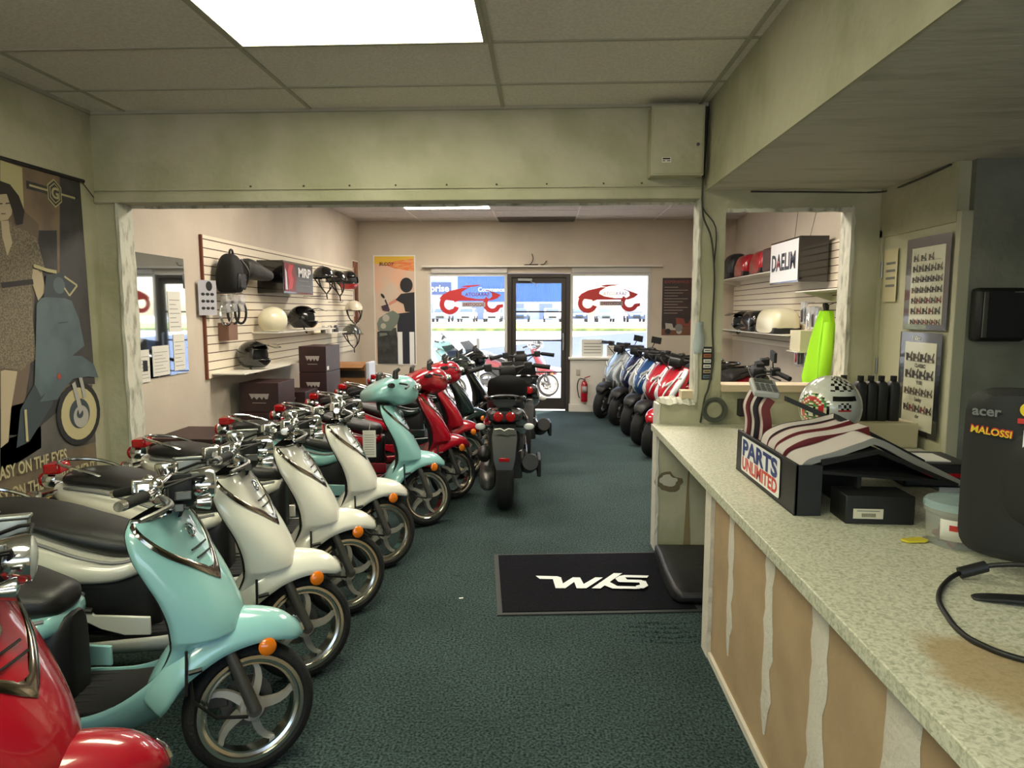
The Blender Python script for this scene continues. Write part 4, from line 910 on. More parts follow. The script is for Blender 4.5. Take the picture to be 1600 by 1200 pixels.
pr_ = empty('card_printer', (1.66, 2.98, .861), -4, 'black box-shaped printer with a red stripe behind the catalog stand', 'printer')
MB().box(-.14, .14, -.14, .14, 0, .10).build('case', black, pr_, bevel=.01); MB().box(-.11, .13, -.142, -.139, .045, .062).build('red_stripe', red_lens, pr_, smooth=False); MB().box(-.10, .06, -.1, .06, .101, .106).build('paper_slip', paper, pr_, smooth=False)
o = MB().box(-.16, .16, -.13, .13, 0, .035).build('document_tray', black, bevel=.006); o.location = (1.86, 3.2, .8355); o.rotation_euler = (0, 0, RAD(-6)); tag(o, 'flat black tray on the white desk left of the monitor', 'tray')
o = MB().box(-.15, .15, -.11, .11, 0, .03).build('paper_stack', paper, smooth=False); o.location = (1.80, 2.99 - .0, .836); o.rotation_euler = (0, 0, RAD(7)); tag(o, 'stack of white paper on the desk edge beside the monitor', 'paper')
# ------------------------------------------------------------ front room walls and floor
# banner with the vintage scooter advertisement, on the left wall
BX = -2.93
bn = empty('wall_banner', (BX, 3.6, 1.4), 0, 'large sepia advertising banner with a woman beside a vintage scooter on the left wall', 'banner')
skinp = mat('print_skin', (176, 160, 134), .6); hairp = mat('print_hair', (38, 32, 30), .6); dressp = mat('print_dress', (128, 116, 96), .6, mix=(92, 82, 68), mixscale=110, mixlo=.45, mixhi=.55)
tan = mat('print_tan', (112, 98, 78), .6, mix=(98, 86, 70), mixscale=6); pst = mat('print_wall', (126, 106, 86), .6, mix=(108, 90, 76), mixscale=5); dk = mat('print_dark', (44, 44, 46), .6, mix=(62, 60, 60), mixscale=6); cream = mat('print_cream', (178, 168, 128), .6); slate = mat('print_slate', (88, 104, 110), .55, mix=(74, 88, 94), mixscale=4); sl2 = mat('print_slate_dark', (54, 64, 70), .6); gold = mat('print_gold', (170, 146, 84), .6); road = mat('print_road', (92, 88, 82), .6, mix=(76, 72, 68), mixscale=5)
Yb, Zb = 2.55, .50
a = Art((BX, Yb, Zb), (0, 1, 0), (0, 0, 1), .0009)
def bp(px, py):
    "banner coordinates of a photograph pixel"
    import mathutils
    F = cam.matrix_basis.to_3x3(); d = F @ Vector(((px - 800) / 1060, (600 - py) / 1060, -1)); t = (BX - cam.location.x) / d.x; p = cam.location + d * t
    return (p.y - Yb, p.z - Zb)
RW, RH = 4.26 - Yb, 2.41 - Zb
def PP(*q): return [bp(*k) for k in q]
a.rect(0, 0, RW, RH, tan, 0); a.rect(0, .26, RW, RH, pst, 1)
a.poly(PP((93, 270), (124, 280), (148, 600), (93, 600)), dk, 2); a.poly(PP((0, 250), (34, 262), (37, 330), (0, 330)), cream, 2); a.poly(PP((38, 330), (60, 350), (64, 700), (0, 740), (0, 330)), mat('print_brown', (104, 88, 74), .6), 2)
a.poly([(0, .24), (RW, .24), (RW, .62), (0, .50)], road, 2)
a.poly(PP((0, 680), (30, 680), (46, 580), (60, 360), (88, 360), (93, 640), (60, 668), (0, 690)), dk, 3)
# woman
a.poly(PP((0, 283), (14, 288), (28, 306), (37, 330), (34, 350), (24, 352), (18, 330), (8, 300), (0, 300)), hairp, 6)
a.poly(PP((-14, 300), (0, 300), (12, 304), (19, 318), (17, 335), (10, 345), (0, 347), (-12, 338)), skinp, 5); a.poly(PP((-14, 280), (0, 283), (14, 290), (22, 308), (8, 303), (-6, 304), (-16, 320)), hairp, 7)
a.line(PP((7, 318), (16, 317)), .006, hairp, 7); a.line(PP((-6, 319), (2, 318)), .006, hairp, 7); a.line(PP((0, 334), (7, 334)), .006, mat('print_lips', (110, 70, 62), .6), 7)
a.poly(PP((-2, 345), (12, 343), (24, 355), (44, 362), (55, 372), (50, 440), (48, 450), (50, 500), (56, 560), (30, 580), (0, 575), (-30, 575), (-30, 360)), dressp, 5)
a.poly(PP((0, 345), (12, 345), (14, 362), (18, 380), (10, 400), (2, 370)), skinp, 6); a.poly(PP((44, 362), (56, 372), (68, 418), (62, 426), (48, 415)), dressp, 7); a.poly(PP((50, 420), (64, 424), (70, 455), (58, 470), (48, 440)), skinp, 6)
a.line(PP((0, 446), (50, 440)), .03, hairp, 8); a.poly(PP((6, 578), (26, 580), (16, 640), (12, 690), (0, 700), (0, 580)), skinp, 5)
# scooter in the advertisement
a.poly(PP((55, 475), (62, 466), (85, 460), (110, 470), (122, 500), (130, 540), (112, 555), (95, 575), (85, 600), (62, 620), (52, 600), (54, 530)), slate, 9)
a.poly(PP((78, 600), (84, 570), (100, 556), (125, 556), (145, 570), (152, 590), (135, 588), (112, 592), (96, 610), (88, 624), (60, 628)), slate, 10)
a.poly(PP((52, 600), (88, 600), (80, 632), (44, 690), (24, 700), (30, 640)), sl2, 8)
u, v = bp(122, 646)
a.disc(u, v, .20, mat('print_tyre', (32, 32, 34), .6), 11, 1.0); a.disc(u, v, .165, cream, 12); a.disc(u, v, .095, sl2, 13); a.disc(u + .01, v - .02, .07, mat('print_metal', (160, 158, 150), .5), 14); a.disc(u, v, .03, sl2, 15)
a.poly(PP((109, 600), (114, 596), (126, 640), (121, 648)), mat('print_metal', (160, 158, 150), .5), 16); a.poly(PP((120, 590), (125, 590), (132, 620), (127, 622)), mat('print_metal', (160, 158, 150), .5), 16)
a.poly(PP((70, 430), (95, 425), (112, 440), (118, 455), (100, 466), (66, 464)), sl2, 10); a.disc(*bp(90, 446), .05, slate, 11); a.line(PP((50, 415), (70, 422), (86, 425)), .02, cream, 12)
a.line(PP((98, 432), (118, 446), (106, 462), (98, 450)), .012, cream, 12); a.disc(*bp(90, 588), .018, mat('print_red', (150, 60, 44), .6), 12); a.line(PP((37, 640), (40, 690)), .018, cream, 12)
a.line(PP((88, 505), (103, 503)), .006, sl2, 12)
# hexagon badge and wings
u, v = bp(84, 302)
def hexa(r, m, l): a.poly([(u + r * .8 * cos(RAD(30 + 60 * k) + RAD(0)), v + r * sin(RAD(30 + 60 * k))) for k in range(6)], m, l)
a.line([(u - .22, v + .012), (u + .20, v - .0)], .045, dk, 4); a.line([(u - .20, v + .012), (u + .18, v)], .012, cream, 5); hexa(.085, cream, 6); hexa(.075, dk, 7); hexa(.062, cream, 8); hexa(.054, dk, 9); a.text('G', u, v - .03, .09, cream, 10, .003, center=True)
u, v = bp(103, 717); a.text('EASY ON THE EYES.', u - .56, v, .098, cream, 20, .002, .56); u, v = bp(147, 734); a.text('EASY ON THE ENVIRONMENT.', RW - .03 - .87, v, .098, cream, 20, .002, .87)
u, v = bp(115, 780); a.text('Stella', u - .50, v, .17, gold, 20, .005, .50, shear=.4)
o = a.build('printed_sheet', bn); o.location = (-BX, -3.6, -1.4)
def bno(o): o.location = (-BX, -3.6, -1.4); return o
bno(MB().box(BX - .008, BX - .001, Yb, 4.26, Zb, 2.41).build('cloth', tan, bn, smooth=False)); bno(MB().tube([(BX, Yb - .05, 2.415), (BX + .005, 4.30, 2.415)], .012, 8).build('rod', black, bn)); bno(MB().tube([(BX, 4.28, 2.42), (BX, 4.40, 2.33)], .003, 5).build('cord', black, bn))
# electrical box in the corner under the ceiling
eb = empty('electrical_box', (.82, 4.39, 2.42), 0, 'sage painted metal electrical box at the top right of the header', 'electrical box')
MB().box(-.165, .155, -.09, .045, 0, .415).build('enclosure', wall_near, eb, smooth=False, bevel=.004); MB().box(-.155, .145, -.097, -.09, .01, .405).build('door', wall_near, eb, smooth=False, bevel=.003)
MB().lathe([(.001, -.006), (.01, -.006), (.01, 0), (.001, 0)], (.115, -.097, .18), 'y', 12).build('latch', gunmetal, eb); q = Art((-.10, -.0975, .075), (1, 0, 0), (0, 0, 1)); q.rect(0, 0, .055, .03, paper); q.rect(.004, .018, .05, .027, ink, 2); q.rect(.004, .006, .02, .013, grey_ink, 2); q.rect(.03, .006, .05, .013, grey_ink, 2); q.build('label_print', eb)
# cables down the pillar and the coil
cbm = mat('cable_grey', (58, 58, 50), .6)
cbo = MB(); cbo.tube(cr([(.985, 4.36, 2.42), (1.0, 4.40, 2.2), (1.06, 4.41, 2.05), (1.09, 4.425, 1.8), (1.088, 4.43, 1.5), (1.10, 4.43, 1.28), (1.075, 4.43, 1.1), (1.05, 4.42, 1.03), (1.03, 4.43, .87)], 5), .006, 6); cbo.tube(cr([(.99, 4.36, 2.42), (1.0, 4.42, 2.25), (1.09, 4.43, 2.12), (1.088, 4.43, 1.9)], 4), .004, 6)
cbo.tube([(1.01, 4.4, 2.85), (1.0, 4.42, 2.42)], .01, 6)
tag(cbo.build('wall_cable', cbm), 'grey cable running down the pillar from the electrical box', 'cable')
co = MB(); rr = random.Random(6)
for k in range(7):
    r = .052 + .004 * k + rr.random() * .004; cx, cy = 1.115 + (rr.random() - .5) * .008, .955 + (rr.random() - .5) * .008
    co.tube([(cx + r * cos(2 * pi * j / 24), 4.42 - .003 * k, cy + r * sin(2 * pi * j / 24)) for j in range(25)], .0045, 5)
tag(co.build('cable_coil', mat('coil_grey', (80, 84, 74), .6)), 'round coil of grey cable hanging above the counter', 'cable')
o = MB().box(-.07, .07, -.03, .03, -.06, .05).build('junction_box', black, bevel=.006); o.location = (1.33, 4.40, .98); tag(o, 'black box hanging under the pass-through sill beside the cable coil', 'box')
# stickers and taped note on the pillar
q = Art((1.03, YW - .002, 1.15), (1, 0, 0), (0, 0, 1), .001); q.rect(0, 0, .068, .215, ink, 1)
for k, m in enumerate((mat('sticker_blue', (96, 112, 130), .5), mat('sticker_tan', (170, 150, 120), .5), paper, paper, mat('sticker_orange2', (170, 96, 60), .5), paper)): q.rect(.010, .010 + k * .034, .058, .032 + k * .034, m, 2); q.rect(.016, .018 + k * .034, .052, .023 + k * .034, ink, 3)
tag(q.build('sticker_strip'), 'black strip of small stickers on the pillar', 'sticker')
o = MB(); R = []
for i in range(9):
    t = i / 8; R.append([(.972 - .006 * sin(t * 5), YW - .025 + .01 * sin(t * 7), 1.32 + .20 * t), (1.035 + .004 * sin(t * 6), YW - .010 + .012 * cos(t * 6), 1.325 + .20 * t)])
tag(o.rings(R, 0, False, False).build('paper_note', mat('note_paper', (196, 206, 212), .7), solid=.001), 'crumpled paper note taped to the edge of the pillar', 'note')
# alcove posters
dkf = mat('poster_black', (34, 34, 40), .22, coat=.6); cat_cream = mat('poster_paper', (206, 204, 180), .35, coat=.3)
rr = random.Random(12); inks = [mat('poster_ink_dark', (52, 46, 46), .5), mat('poster_ink_red', (120, 60, 60), .5), mat('poster_ink_brown', (84, 72, 66), .5)]
def mini(a, u, v, s, m, l=4):
    a.disc(u, v, s * .2, m, l, n=10); a.disc(u + s * .8, v, s * .2, m, l, n=10); a.poly([(u - s * .15, v + s * .12), (u + s * .55, v + s * .08), (u + s * .75, v + s * .15), (u + s * .95, v + s * .75), (u + s * .8, v + s * .78), (u + s * .55, v + s * .25), (u + s * .38, v + s * .25), (u + s * .3, v + s * .55), (u - s * .2, v + s * .6)], m, l)
def lineup(name, y1, y0, z0, z1, rowspec, title, label, curl=0):
    W, H = y1 - y0, z1 - z0; a = Art((2.105, y1, z0), (0, -1, 0), (0, 0, 1), .0009); a.rect(0, 0, W, H, dkf, 1); a.rect(.06, .03, W - .045, H - .055, cat_cream, 2)
    n = len(rowspec); h = (H - .10) / n
    for i, (cnt, txt, red) in enumerate(rowspec):
        v = H - .075 - (i + 1) * h + h * .18; w_ = W - .13
        for k in range(cnt): mini(a, .08 + w_ * (k + .12) / max(cnt, 4), v, min(h * .75, w_ / max(cnt, 4) * .8), inks[1] if red and k % 2 else inks[rr.choice((0, 2))])
        if txt: a.text(txt, .05 + W * .42, v + h * .56, h * .30, inks[0], 4, .001, center=True)
        a.rect(.08, v - h * .12, W - .08, v - h * .09, grey_ink, 3)
    if title: a.text(title, W * .42, H - .045, .035, wh_i, 3, .001, center=True)
    o = a.build(name); return tag(o, label, 'poster')
lineup('lineup_poster', 4.085, 3.655, 1.49, 2.0, [(3, '', 0), (5, '', 0), (6, '', 0), (6, '', 0), (6, '', 1), (5, '', 1), (7, '', 1)], '', 'upper black-bordered poster with rows of small scooters on the closet door')
lineup('lineup_poster', 4.10, 3.68, .90, 1.475, [(4, '', 0), (4, 'CLASSIC', 0), (5, 'Y150', 0), (5, 'Lucky', 1), (0, 'chr', 0)], '150cc', 'lower black-bordered poster with rows of small scooters titled 150cc')
a = Art((2.112, 4.36, 1.65), (0, -1, 0), (0, 0, 1), .0009); a.rect(0, 0, .16, .32, mat('notice_paper', (206, 196, 160), .7), 1)
for k in range(4): a.rect(.03, .09 + k * .045, .14, .105 + k * .045, grey_ink, 2)
tag(a.build('paper_notice'), 'small cream paper notice on the closet door left of the posters', 'notice')
dp = empty('wall_dispenser', (2.30, 3.56, 1.44), 0, 'black glossy box dispenser on the dark wall above the monitor', 'dispenser'); MB().box(-.125, .125, -.04, .038, 0, .27).build('case', black, dp, bevel=.022); MB().box(-.10, -.075, -.046, -.038, .02, .25).build('grey_band', gunmetal, dp, bevel=.004); MB().box(.05, .10, -.042, -.040, .245, .251).build('mark', steel, dp, smooth=False)
cbo = MB().tube(cr([(1.3, 4.425, 2.34), (1.7, 4.425, 2.335), (2.09, 4.42, 2.33), (2.10, 4.1, 2.325), (2.10, 3.7, 2.345)], 4), .006, 6); tag(cbo.build('ceiling_cable', cbm), 'thin cable along the top of the pass-through wall under the soffit', 'cable')
# floor mat with letters, anti-fatigue cushion
mt = empty('door_mat', (.28, 3.90, 0), 0, 'black rectangular floor mat with large white WYS lettering', 'mat')
Q = [(-.313, 4.296), (-.232, 3.405), (.86, 3.50), (.80, 4.40)]; 
def rel(p, z): return (p[0] - .28, p[1] - 3.90, z)
mb = MB().rings([[rel(p, 0.001) for p in Q], [rel(p, .008) for p in Q]]); mb.build('border', mat('mat_rubber', (40, 44, 44), .7), mt, smooth=False)
cq = [.5 * 0 + sum(p[0] for p in Q) / 4, sum(p[1] for p in Q) / 4]; Q2 = [(cq[0] + (p[0] - cq[0]) * .95, cq[1] + (p[1] - cq[1]) * .94) for p in Q]
MB().rings([[rel(p, .008) for p in Q2], [rel(p, .012) for p in Q2]]).build('pile', mat('mat_pile', (15, 15, 20), .98, bump=.8, scale=140, spec=.1, mix=(24, 24, 30), mixscale=120), mt, smooth=False)
lm = mat('reflective_white', (225, 228, 226), .45); u_ = Vector((1, -.015, 0)).normalized(); v_ = Vector((.02, 1, 0)).normalized()
a = Art((0.06 - .28, 3.75 - 3.90, .0125), u_, v_, .0012)
# letters drawn as slanted bars (w, y, s)
s = .00
a.poly([(-.075, .185), (.06, .185), (.115, .055), (.145, .055), (.20, .185), (.245, .185), (.265, .07), (.285, .07), (.345, .20), (.395, .20), (.30, .0), (.235, .0), (.212, .10), (.165, .0), (.085, .0), (.02, .135), (-.045, .135)][:0] or [(-.10, .18), (.03, .18), (.055, .16), (.035, .135), (-.075, .135)], lm, 1)
a.poly([(0, .16), (.052, .16), (.065, .05), (.0525, .0), (.02, .0)], lm, 2); a.poly([(.02, 0), (.075, 0), (.165, .16), (.12, .16)], lm, 3); a.poly([(.12, .16), (.165, .16), (.185, .05), (.175, 0), (.14, 0)], lm, 4); a.poly([(.14, 0), (.195, 0), (.30, .165), (.255, .165)], lm, 5)
a.poly([(.225, 0), (.275, 0), (.42, .235), (.37, .235)], lm, 6); a.poly([(.27, .075), (.315, .125), (.40, .0), (.345, .0)], lm, 7); a.poly([(.345, 0), (.50, 0), (.50, .035), (.375, .035)], lm, 8)
a.poly([(.395, .165), (.56, .165), (.575, .20), (.43, .20), (.395, .18)], lm, 9); a.poly([(.385, .09), (.425, .09), (.44, .125), (.43, .165), (.395, .175), (.37, .14)], lm, 10); a.poly([(.39, .085), (.52, .085), (.54, .10), (.52, .125), (.40, .125)], lm, 11); a.poly([(.50, .125), (.545, .105), (.55, .04), (.52, 0), (.48, 0), (.48, .035), (.505, .05), (.505, .085)], lm, 12)
a.build('lettering', mt)
cu = MB(); R = []
rr = random.Random(14)
cu.rings([[(.735, 4.33, .02), (.735, 4.33, .085), (1.20, 4.34, .085), (1.20, 4.34, .02)], [(.715, 4.1, .015), (.725, 4.1, .10), (1.20, 4.1, .10), (1.20, 4.1, .015)], [(.705, 3.85, .015), (.715, 3.85, .10), (1.20, 3.85, .10), (1.20, 3.85, .015)], [(.71, 3.62, .015), (.72, 3.62, .095), (1.20, 3.62, .095), (1.20, 3.62, .015)], [(.74, 3.56, .02), (.75, 3.56, .07), (1.20, 3.56, .07), (1.20, 3.56, .02)]])
cu = cu.build('floor_cushion', mat('cushion_vinyl', (26, 26, 27), .5, bump=.5, scale=14), bevel=.018); tag(cu, 'thick black vinyl cushion on the floor mat under the counter end', 'cushion')
wr = MB(); rr = random.Random(15)
for k in range(5):
    y = 3.37 - .05 * k; x0 = .22 + .1 * rr.random(); P = cr([(x0, y, -.012), (.45, y + .01 * rr.random(), -.006), (.62, y - .01, -.003), (.77, y + .01, -.006)], 4)
    wr.tube(P, .011, 8)
struct(wr.build('trim_20', carpet))
# bits of debris on the carpet
for (x, y, s_, rz, lb) in ((-.45, 3.62, .012, 20, 'small scrap of white paper on the carpet left of the mat'), (.06, 3.12, .008, 70, 'tiny dark crumb on the carpet in front of the mat')):
    o = MB().extr([(-s_, -s_ * .5), (s_, -s_ * .6), (s_ * 1.2, s_ * .3), (-s_ * .8, s_ * .5)], 'z', .0, .002).build('paper_scrap', paper if s_ > .01 else ink, smooth=False); o.location = (x, y, .001); o.rotation_euler = (0, 0, RAD(rz)); tag(o, lb, 'scrap')

# ------------------------------------------------------------ showroom, left wall
WL = XL
sg = mat('slatwall_board', (230, 220, 200), .6); groove = mat('slatwall_groove', (92, 58, 42), .7); edge_w = mat('wood_edge', (120, 66, 44), .6)
def slatwall(name, x, sgn, y0, y1, z0, z1, label, step=.076):
    r = empty(name, (x, (y0 + y1) / 2, z0), 0, label, 'slatwall'); n = int((z1 - z0) / step); b = MB(); g = MB().box(0, sgn * .008, y0 - (y0 + y1) / 2, y1 - (y0 + y1) / 2, 0, z1 - z0); 
    for k in range(n + 1):
        za, zb_ = k * step + .004, min((k + 1) * step - .005, z1 - z0)
        if zb_ > za: b.box(sgn * .008, sgn * .019, y0 - (y0 + y1) / 2, y1 - (y0 + y1) / 2, za, zb_)
    g.build('backing', groove, r, smooth=False); b.build('boards', sg, r, smooth=False); return r
sw = slatwall('slatwall', WL + .002, 1, 5.80, 10.45, 1.0, 2.25, 'cream slatwall panel with helmets and bags on the left showroom wall')
MB().box(0, .024, -2.345, -2.325, 0, 1.25).build('end_strip', edge_w, sw, smooth=False)
slatwall('slatwall', XR - .002, -1, 5.6, 10.85, 1.15, 2.32, 'cream slatwall panel with shelves on the right showroom wall')
def shelf(x0, x1, y0, y1, z, label, grp=None, br=True):
    o = empty('wall_shelf', ((x0 + x1) / 2, (y0 + y1) / 2, z), 0, label, 'shelf', grp); a, b = abs(x1 - x0) / 2, (y1 - y0) / 2
    MB().box(-a, a, -b, b, -.012, .0).build('board', mat('shelf_white', (220, 216, 204), .5), o, smooth=False, bevel=.002); s = 1 if x0 < 0 else -1
    if br:
        for y in (-b + .1, b - .1): MB().extr([(-a * s, -.013), (a * s * .85, -.013), (-a * s, -.10)], 'y', y, y + .006).build('bracket', mat('shelf_white', (220, 216, 204), .5), o, smooth=False)
    return o
WX = WL + .02
shelf(WX, WX + .30, 5.86, 6.95, 1.045, 'low white shelf on the left slatwall under the black peaked helmet', br=False); shelf(WX, WX + .26, 6.95, 7.9, 1.045, 'low white shelf continuing towards the stacked boxes on the left slatwall', br=False)
shelf(WX, WX + .28, 6.72, 8.6, 1.385, 'upper white shelf on the left slatwall carrying the white and black helmets', br=False)
# mirror with taped notices
mi = empty('wall_mirror', (WL, 5.15, 1.07), 0, 'frameless wall mirror with taped paper notices near the dividing wall', 'mirror'); MB().box(.001, .008, -.36, .35, .02, .95).build('glass', mat('mirror_silver', (200, 212, 220), .03, 1.0), mi, smooth=False)
for k, (y0, y1, z0, z1, lab) in enumerate(((-.33, -.21, 0, .24, ''), (-.17, .06, .03, .26, ''), (.13, .30, .05, .34, ''), (.08, .27, .36, .68, ''))):
    pq = Art((.0095, y0, z0), (0, 1, 0), (0, 0, 1), .0008); W, H = y1 - y0, z1 - z0; pq.rect(0, 0, W, H, paper, 1)
    for j in range(7): pq.rect(.1 * W, H * (.12 + .11 * j), W * (.9 - .3 * ((j * 7) % 3) / 2), H * (.135 + .11 * j), grey_ink, 2)
    if k == 0: pq.rect(.03, .08, .09, .16, ink, 3)
    pq.build('taped_notice', mi)
# eyewear card
q = Art((WX + .005, 5.68, 1.56), (.35, 1, 0), (0, 0, 1), .0008); q.rect(0, 0, .20, .30, mat('card_silver', (176, 176, 184), .5), 1); q.disc(.12, .25, .035, ink, 2, 1.2)
for k in range(3):
    for s_ in (.05, .10, .15): q.disc(s_, .06 + .06 * k, .022, ink, 2, .6, 12)
tag(q.build('display_card'), 'grey product card with sunglasses pictures at the slatwall corner', 'card')
# backpack
bpk = empty('backpack', (WX + .13, 6.07, 1.62), 0, 'black backpack hanging on the left slatwall', 'backpack'); bpk.location.z = 1.76; bpk.location.y = 6.02; bpk.scale = (.8, .72, .72); mb = MB(); hull([(-.0, -.10, .10, .11), (.05, -.13, .13, .14), (.2, -.14, .14, .155), (.36, -.11, .12, .14), (.45, -.07, .08, .09), (.48, -.03, .03, .03)], 3, 20, .7, mb); mb.v = [Vector((v.z, v.y, v.x)) for v in mb.v]; mb.build('pack', black_mt, bpk)
MB().box(.10, .155, -.10, .10, .04, .24).build('front_pocket', black, bpk, bevel=.03); MB().tube(cr([(.02, -.05, .44), (.02, -.02, .52), (.02, .04, .52), (.02, .07, .43)], 4), .012, 6).tube(cr([(.08, .12, .42), (.16, .15, .25), (.10, .14, .04)], 4), .014, 6).build('strap', black, bpk)
# rolled tank bag
tb = MB(); hull([(0, -.07, .07, .07), (.05, -.09, .10, .09), (.16, -.09, .09, .09), (.28, -.08, .06, .09), (.40, -.07, .04, .08), (.46, -.05, .02, .05)], 3, 18, .8, tb); tb = tb.build('seat_bag', mat('bag_charcoal', (44, 42, 40), .6, bump=.3, scale=30)); tb.location = (WX + .10, 6.36, 2.0); tb.rotation_euler = (0, RAD(5), RAD(82)); tag(tb, 'charcoal rolled bag on the slatwall right of the backpack', 'bag')
# hanging blister packs of straps
for k, (y, z, cN, lb) in enumerate(((5.98, 1.60, chrome, 'clear packet with chrome parts hanging below the backpack, left'), (6.12, 1.61, black, 'black bungee straps in a packet hanging below the backpack, middle'), (6.27, 1.61, black, 'loop of black cord hanging below the backpack, right'))):
    r = empty('hanging_pack', (WX + .10, y, z), 0, lb, 'packet'); MB().box(-.03, .03, -.045, .045, -.02, .14).build('blister', mat('blister_film', (205, 208, 212), .1, alpha=.4), r, bevel=.006)
    MB().tube([(.035 * cos(2 * pi * j / 16) , .04 * cos(2 * pi * j / 16), -.03 + .10 * sin(2 * pi * j / 16)) for j in range(17)], .012, 6).build('strap_loop' if k else 'fitting', cN, r); MB().tube([(-.10, 0, .15), (.03, 0, .15)], .003, 5).build('hook', steel, r)
# light box sign MRP
mr = empty('sign_box', (-2.80, 7.35, 1.78), 0, 'black light box sign reading MRP on the left wall', 'sign'); MB().box(-.13, .145, -.45, .45, 0, .335).build('case', black_gl, mr, smooth=False, bevel=.004)
q = Art((.1455, -.43, .02), (0, 1, 0), (0, 0, 1), .002); q.rect(0, 0, .86, .295, mat('sign_dark_print', (46, 48, 56), .3), 1); q.poly([(0, 0), (.30, 0), (.36, .15), (.28, .295), (0, .295)], mat('sign_red_print', (120, 30, 40), .4), 2)
q.poly([(.1, .02), (.2, .03), (.26, .12), (.2, .2), (.26, .28), (.14, .28), (.08, .2), (.12, .1)], mat('sign_red_light', (186, 46, 56), .4), 3); q.poly([(.02, .02), (.08, .02), (.06, .2), (.02, .24)], mat('sign_pale', (190, 200, 214), .3), 3); q.text('MRP', .40, .17, .13, wh_i, 3, .006, .40); q.rect(.42, .12, .72, .135, grey_ink, 3); q.rect(.46, .07, .78, .08, grey_ink, 3); q.build('sign_face', mr)
# helmets on the left wall
HK = lambda e, a: 0
def fin(o, x, y, z, rz, lab, grp=None, hook=False):
    o.location = (x, y, z); o.rotation_euler = (0, 0, RAD(rz))
    if hook:
        c, s_ = cos(RAD(-rz)), sin(RAD(-rz)); L = WX - x; MB().tube([(L * c, L * s_, .135), (0, 0, .135), (.02, 0, .125)], .005, 6).build('wall_peg', steel, o)
    return tag(o, lab, 'helmet', grp)
def peaked(name):
    h = helmet(name, 'full', HK, [cW if 0 else cK], .14)
    MB().rings([[(.08, -.10, .085), (.08, .10, .085), (.08, .10, .10), (.08, -.10, .10)], [(.19, -.085, .105), (.19, .085, .105), (.19, .085, .112), (.19, -.085, .112)], [(.27, -.05, .075), (.27, .05, .075), (.27, .05, .08), (.27, -.05, .08)]]).build('peak', cK, h)
    MB().tube(cr([(.02, -.10, -.10), (.05, -.06, -.17), (.04, 0, -.15)], 4), .008, 6).build('chin_strap', black, h); return h
GH = 'helmets on the left slatwall'
hp1 = fin(peaked('peaked_helmet'), WX + .16, 6.38, 1.175, -12, 'glossy black peaked helmet on the low shelf', GH)
h2 = copy_tree(hp1); fin(h2, WX + .17, 7.72, 1.52, 10, 'black peaked helmet on the upper shelf right of the white one', GH)
hw = helmet('jet_helmet', 'jet', HK, [cCream], .14); fin(hw, WX + .17, 6.86, 1.50, 70, 'cream open-face helmet on the upper shelf', GH)
def beanie(name, m):
    h = helmet(name, 'half', HK, [m], .13)
    MB().rings([[(.06, -.11, .02), (.06, .11, .02), (.05, .11, .035), (.05, -.11, .035)], [(.19, -.07, -.01), (.19, .07, -.01), (.19, .07, -.002), (.19, -.07, -.002)]]).build('peak', m, h)
    st_ = MB()
    for s_ in (-1, 1): st_.tube(cr([(.04, s_ * .11, 0), (.05, s_ * .08, -.12), (.05, s_ * .01, -.20)], 4), .009, 6); st_.tube(cr([(-.08, s_ * .09, 0), (0, s_ * .09, -.08), (.05, s_ * .05, -.16)], 4), .008, 6)
    st_.tube([(.05, 0, -.20), (.05, .01, -.27)], .008, 6).build('chin_strap', black, h); return h
b1 = fin(beanie('half_helmet', cK), WX + .20, 8.42, 2.02, -35, 'black half helmet with hanging straps, first right of the MRP sign', GH, True)
for x, y, z, rz, m, lb in ((WX + .20, 8.95, 2.0, -20, cK, 'black half helmet with straps, second right of the MRP sign'), (WX + .2, 9.75, 1.62, -60, mat('helmet_cream', (206, 198, 178), .3, coat=.5), 'cream half helmet with black straps below the black ones near the front wall'), (WX + .2, 9.6, 1.28, -40, mat('helmet_grey', (64, 66, 62), .2, coat=.8), 'dark grey half helmet lowest on the slatwall near the front wall')):
    o = copy_tree(b1)
    for c in kids(o):
        if c.name.startswith(('shell', 'peak')): c.data = c.data.copy(); c.data.materials[0] = m
    for c in kids(o):
        if c.name.startswith('wall_peg'): bpy.data.objects.remove(c)
    fin(o, x, y, z, rz, lb, GH, True)
hf = helmet('full_face_helmet', 'full', lambda e, a: 1 if e < -20 else 0, [cK, cR], .14); fin(hf, WX + .2, 9.5, 2.02, -50, 'black full-face helmet with a red chin edge near the corner poster', GH, True)
# little parts hanging and on a small shelf
shelf(WX, WX + .22, 8.5, 9.3, 1.32, 'small shelf with little parts on the left slatwall', br=False)
for k in range(5):
    o = MB().lathe([(.001, 0), (.035, 0), (.035, .05), (.018, .07), (.018, .09), (.001, .09)], (0, 0, 0), 'z', 12).build('small_bottle', [steel, paper, gunmetal, P_grey, steel][k]); o.location = (WX + .12 + .03 * (k % 2), 8.6 + .14 * k, 1.32); tag(o, 'little metal or pale container on the small left shelf', 'container', 'little containers on the small shelf')
o = MB().box(-.05, .05, -.09, .09, 0, .16).build('parts_box', mat('box_brown_white', (126, 92, 76), .6), smooth=False, bevel=.003); o.location = (WX + .052, 6.10, 1.33); tag(o, 'small brown box fixed to the slatwall above the peaked helmet', 'box')
for y, z in ((8.25, 1.78), (8.5, 1.78), (9.2, 1.72), (8.9, 1.46)):
    o = MB().tube([(0, 0, 0), (.20, 0, 0), (.21, 0, .02)], .006, 6).build('slatwall_hook', steel); o.location = (WX, y, z); tag(o, 'bare steel hook on the left slatwall', 'hook', 'bare hooks on the left slatwall')
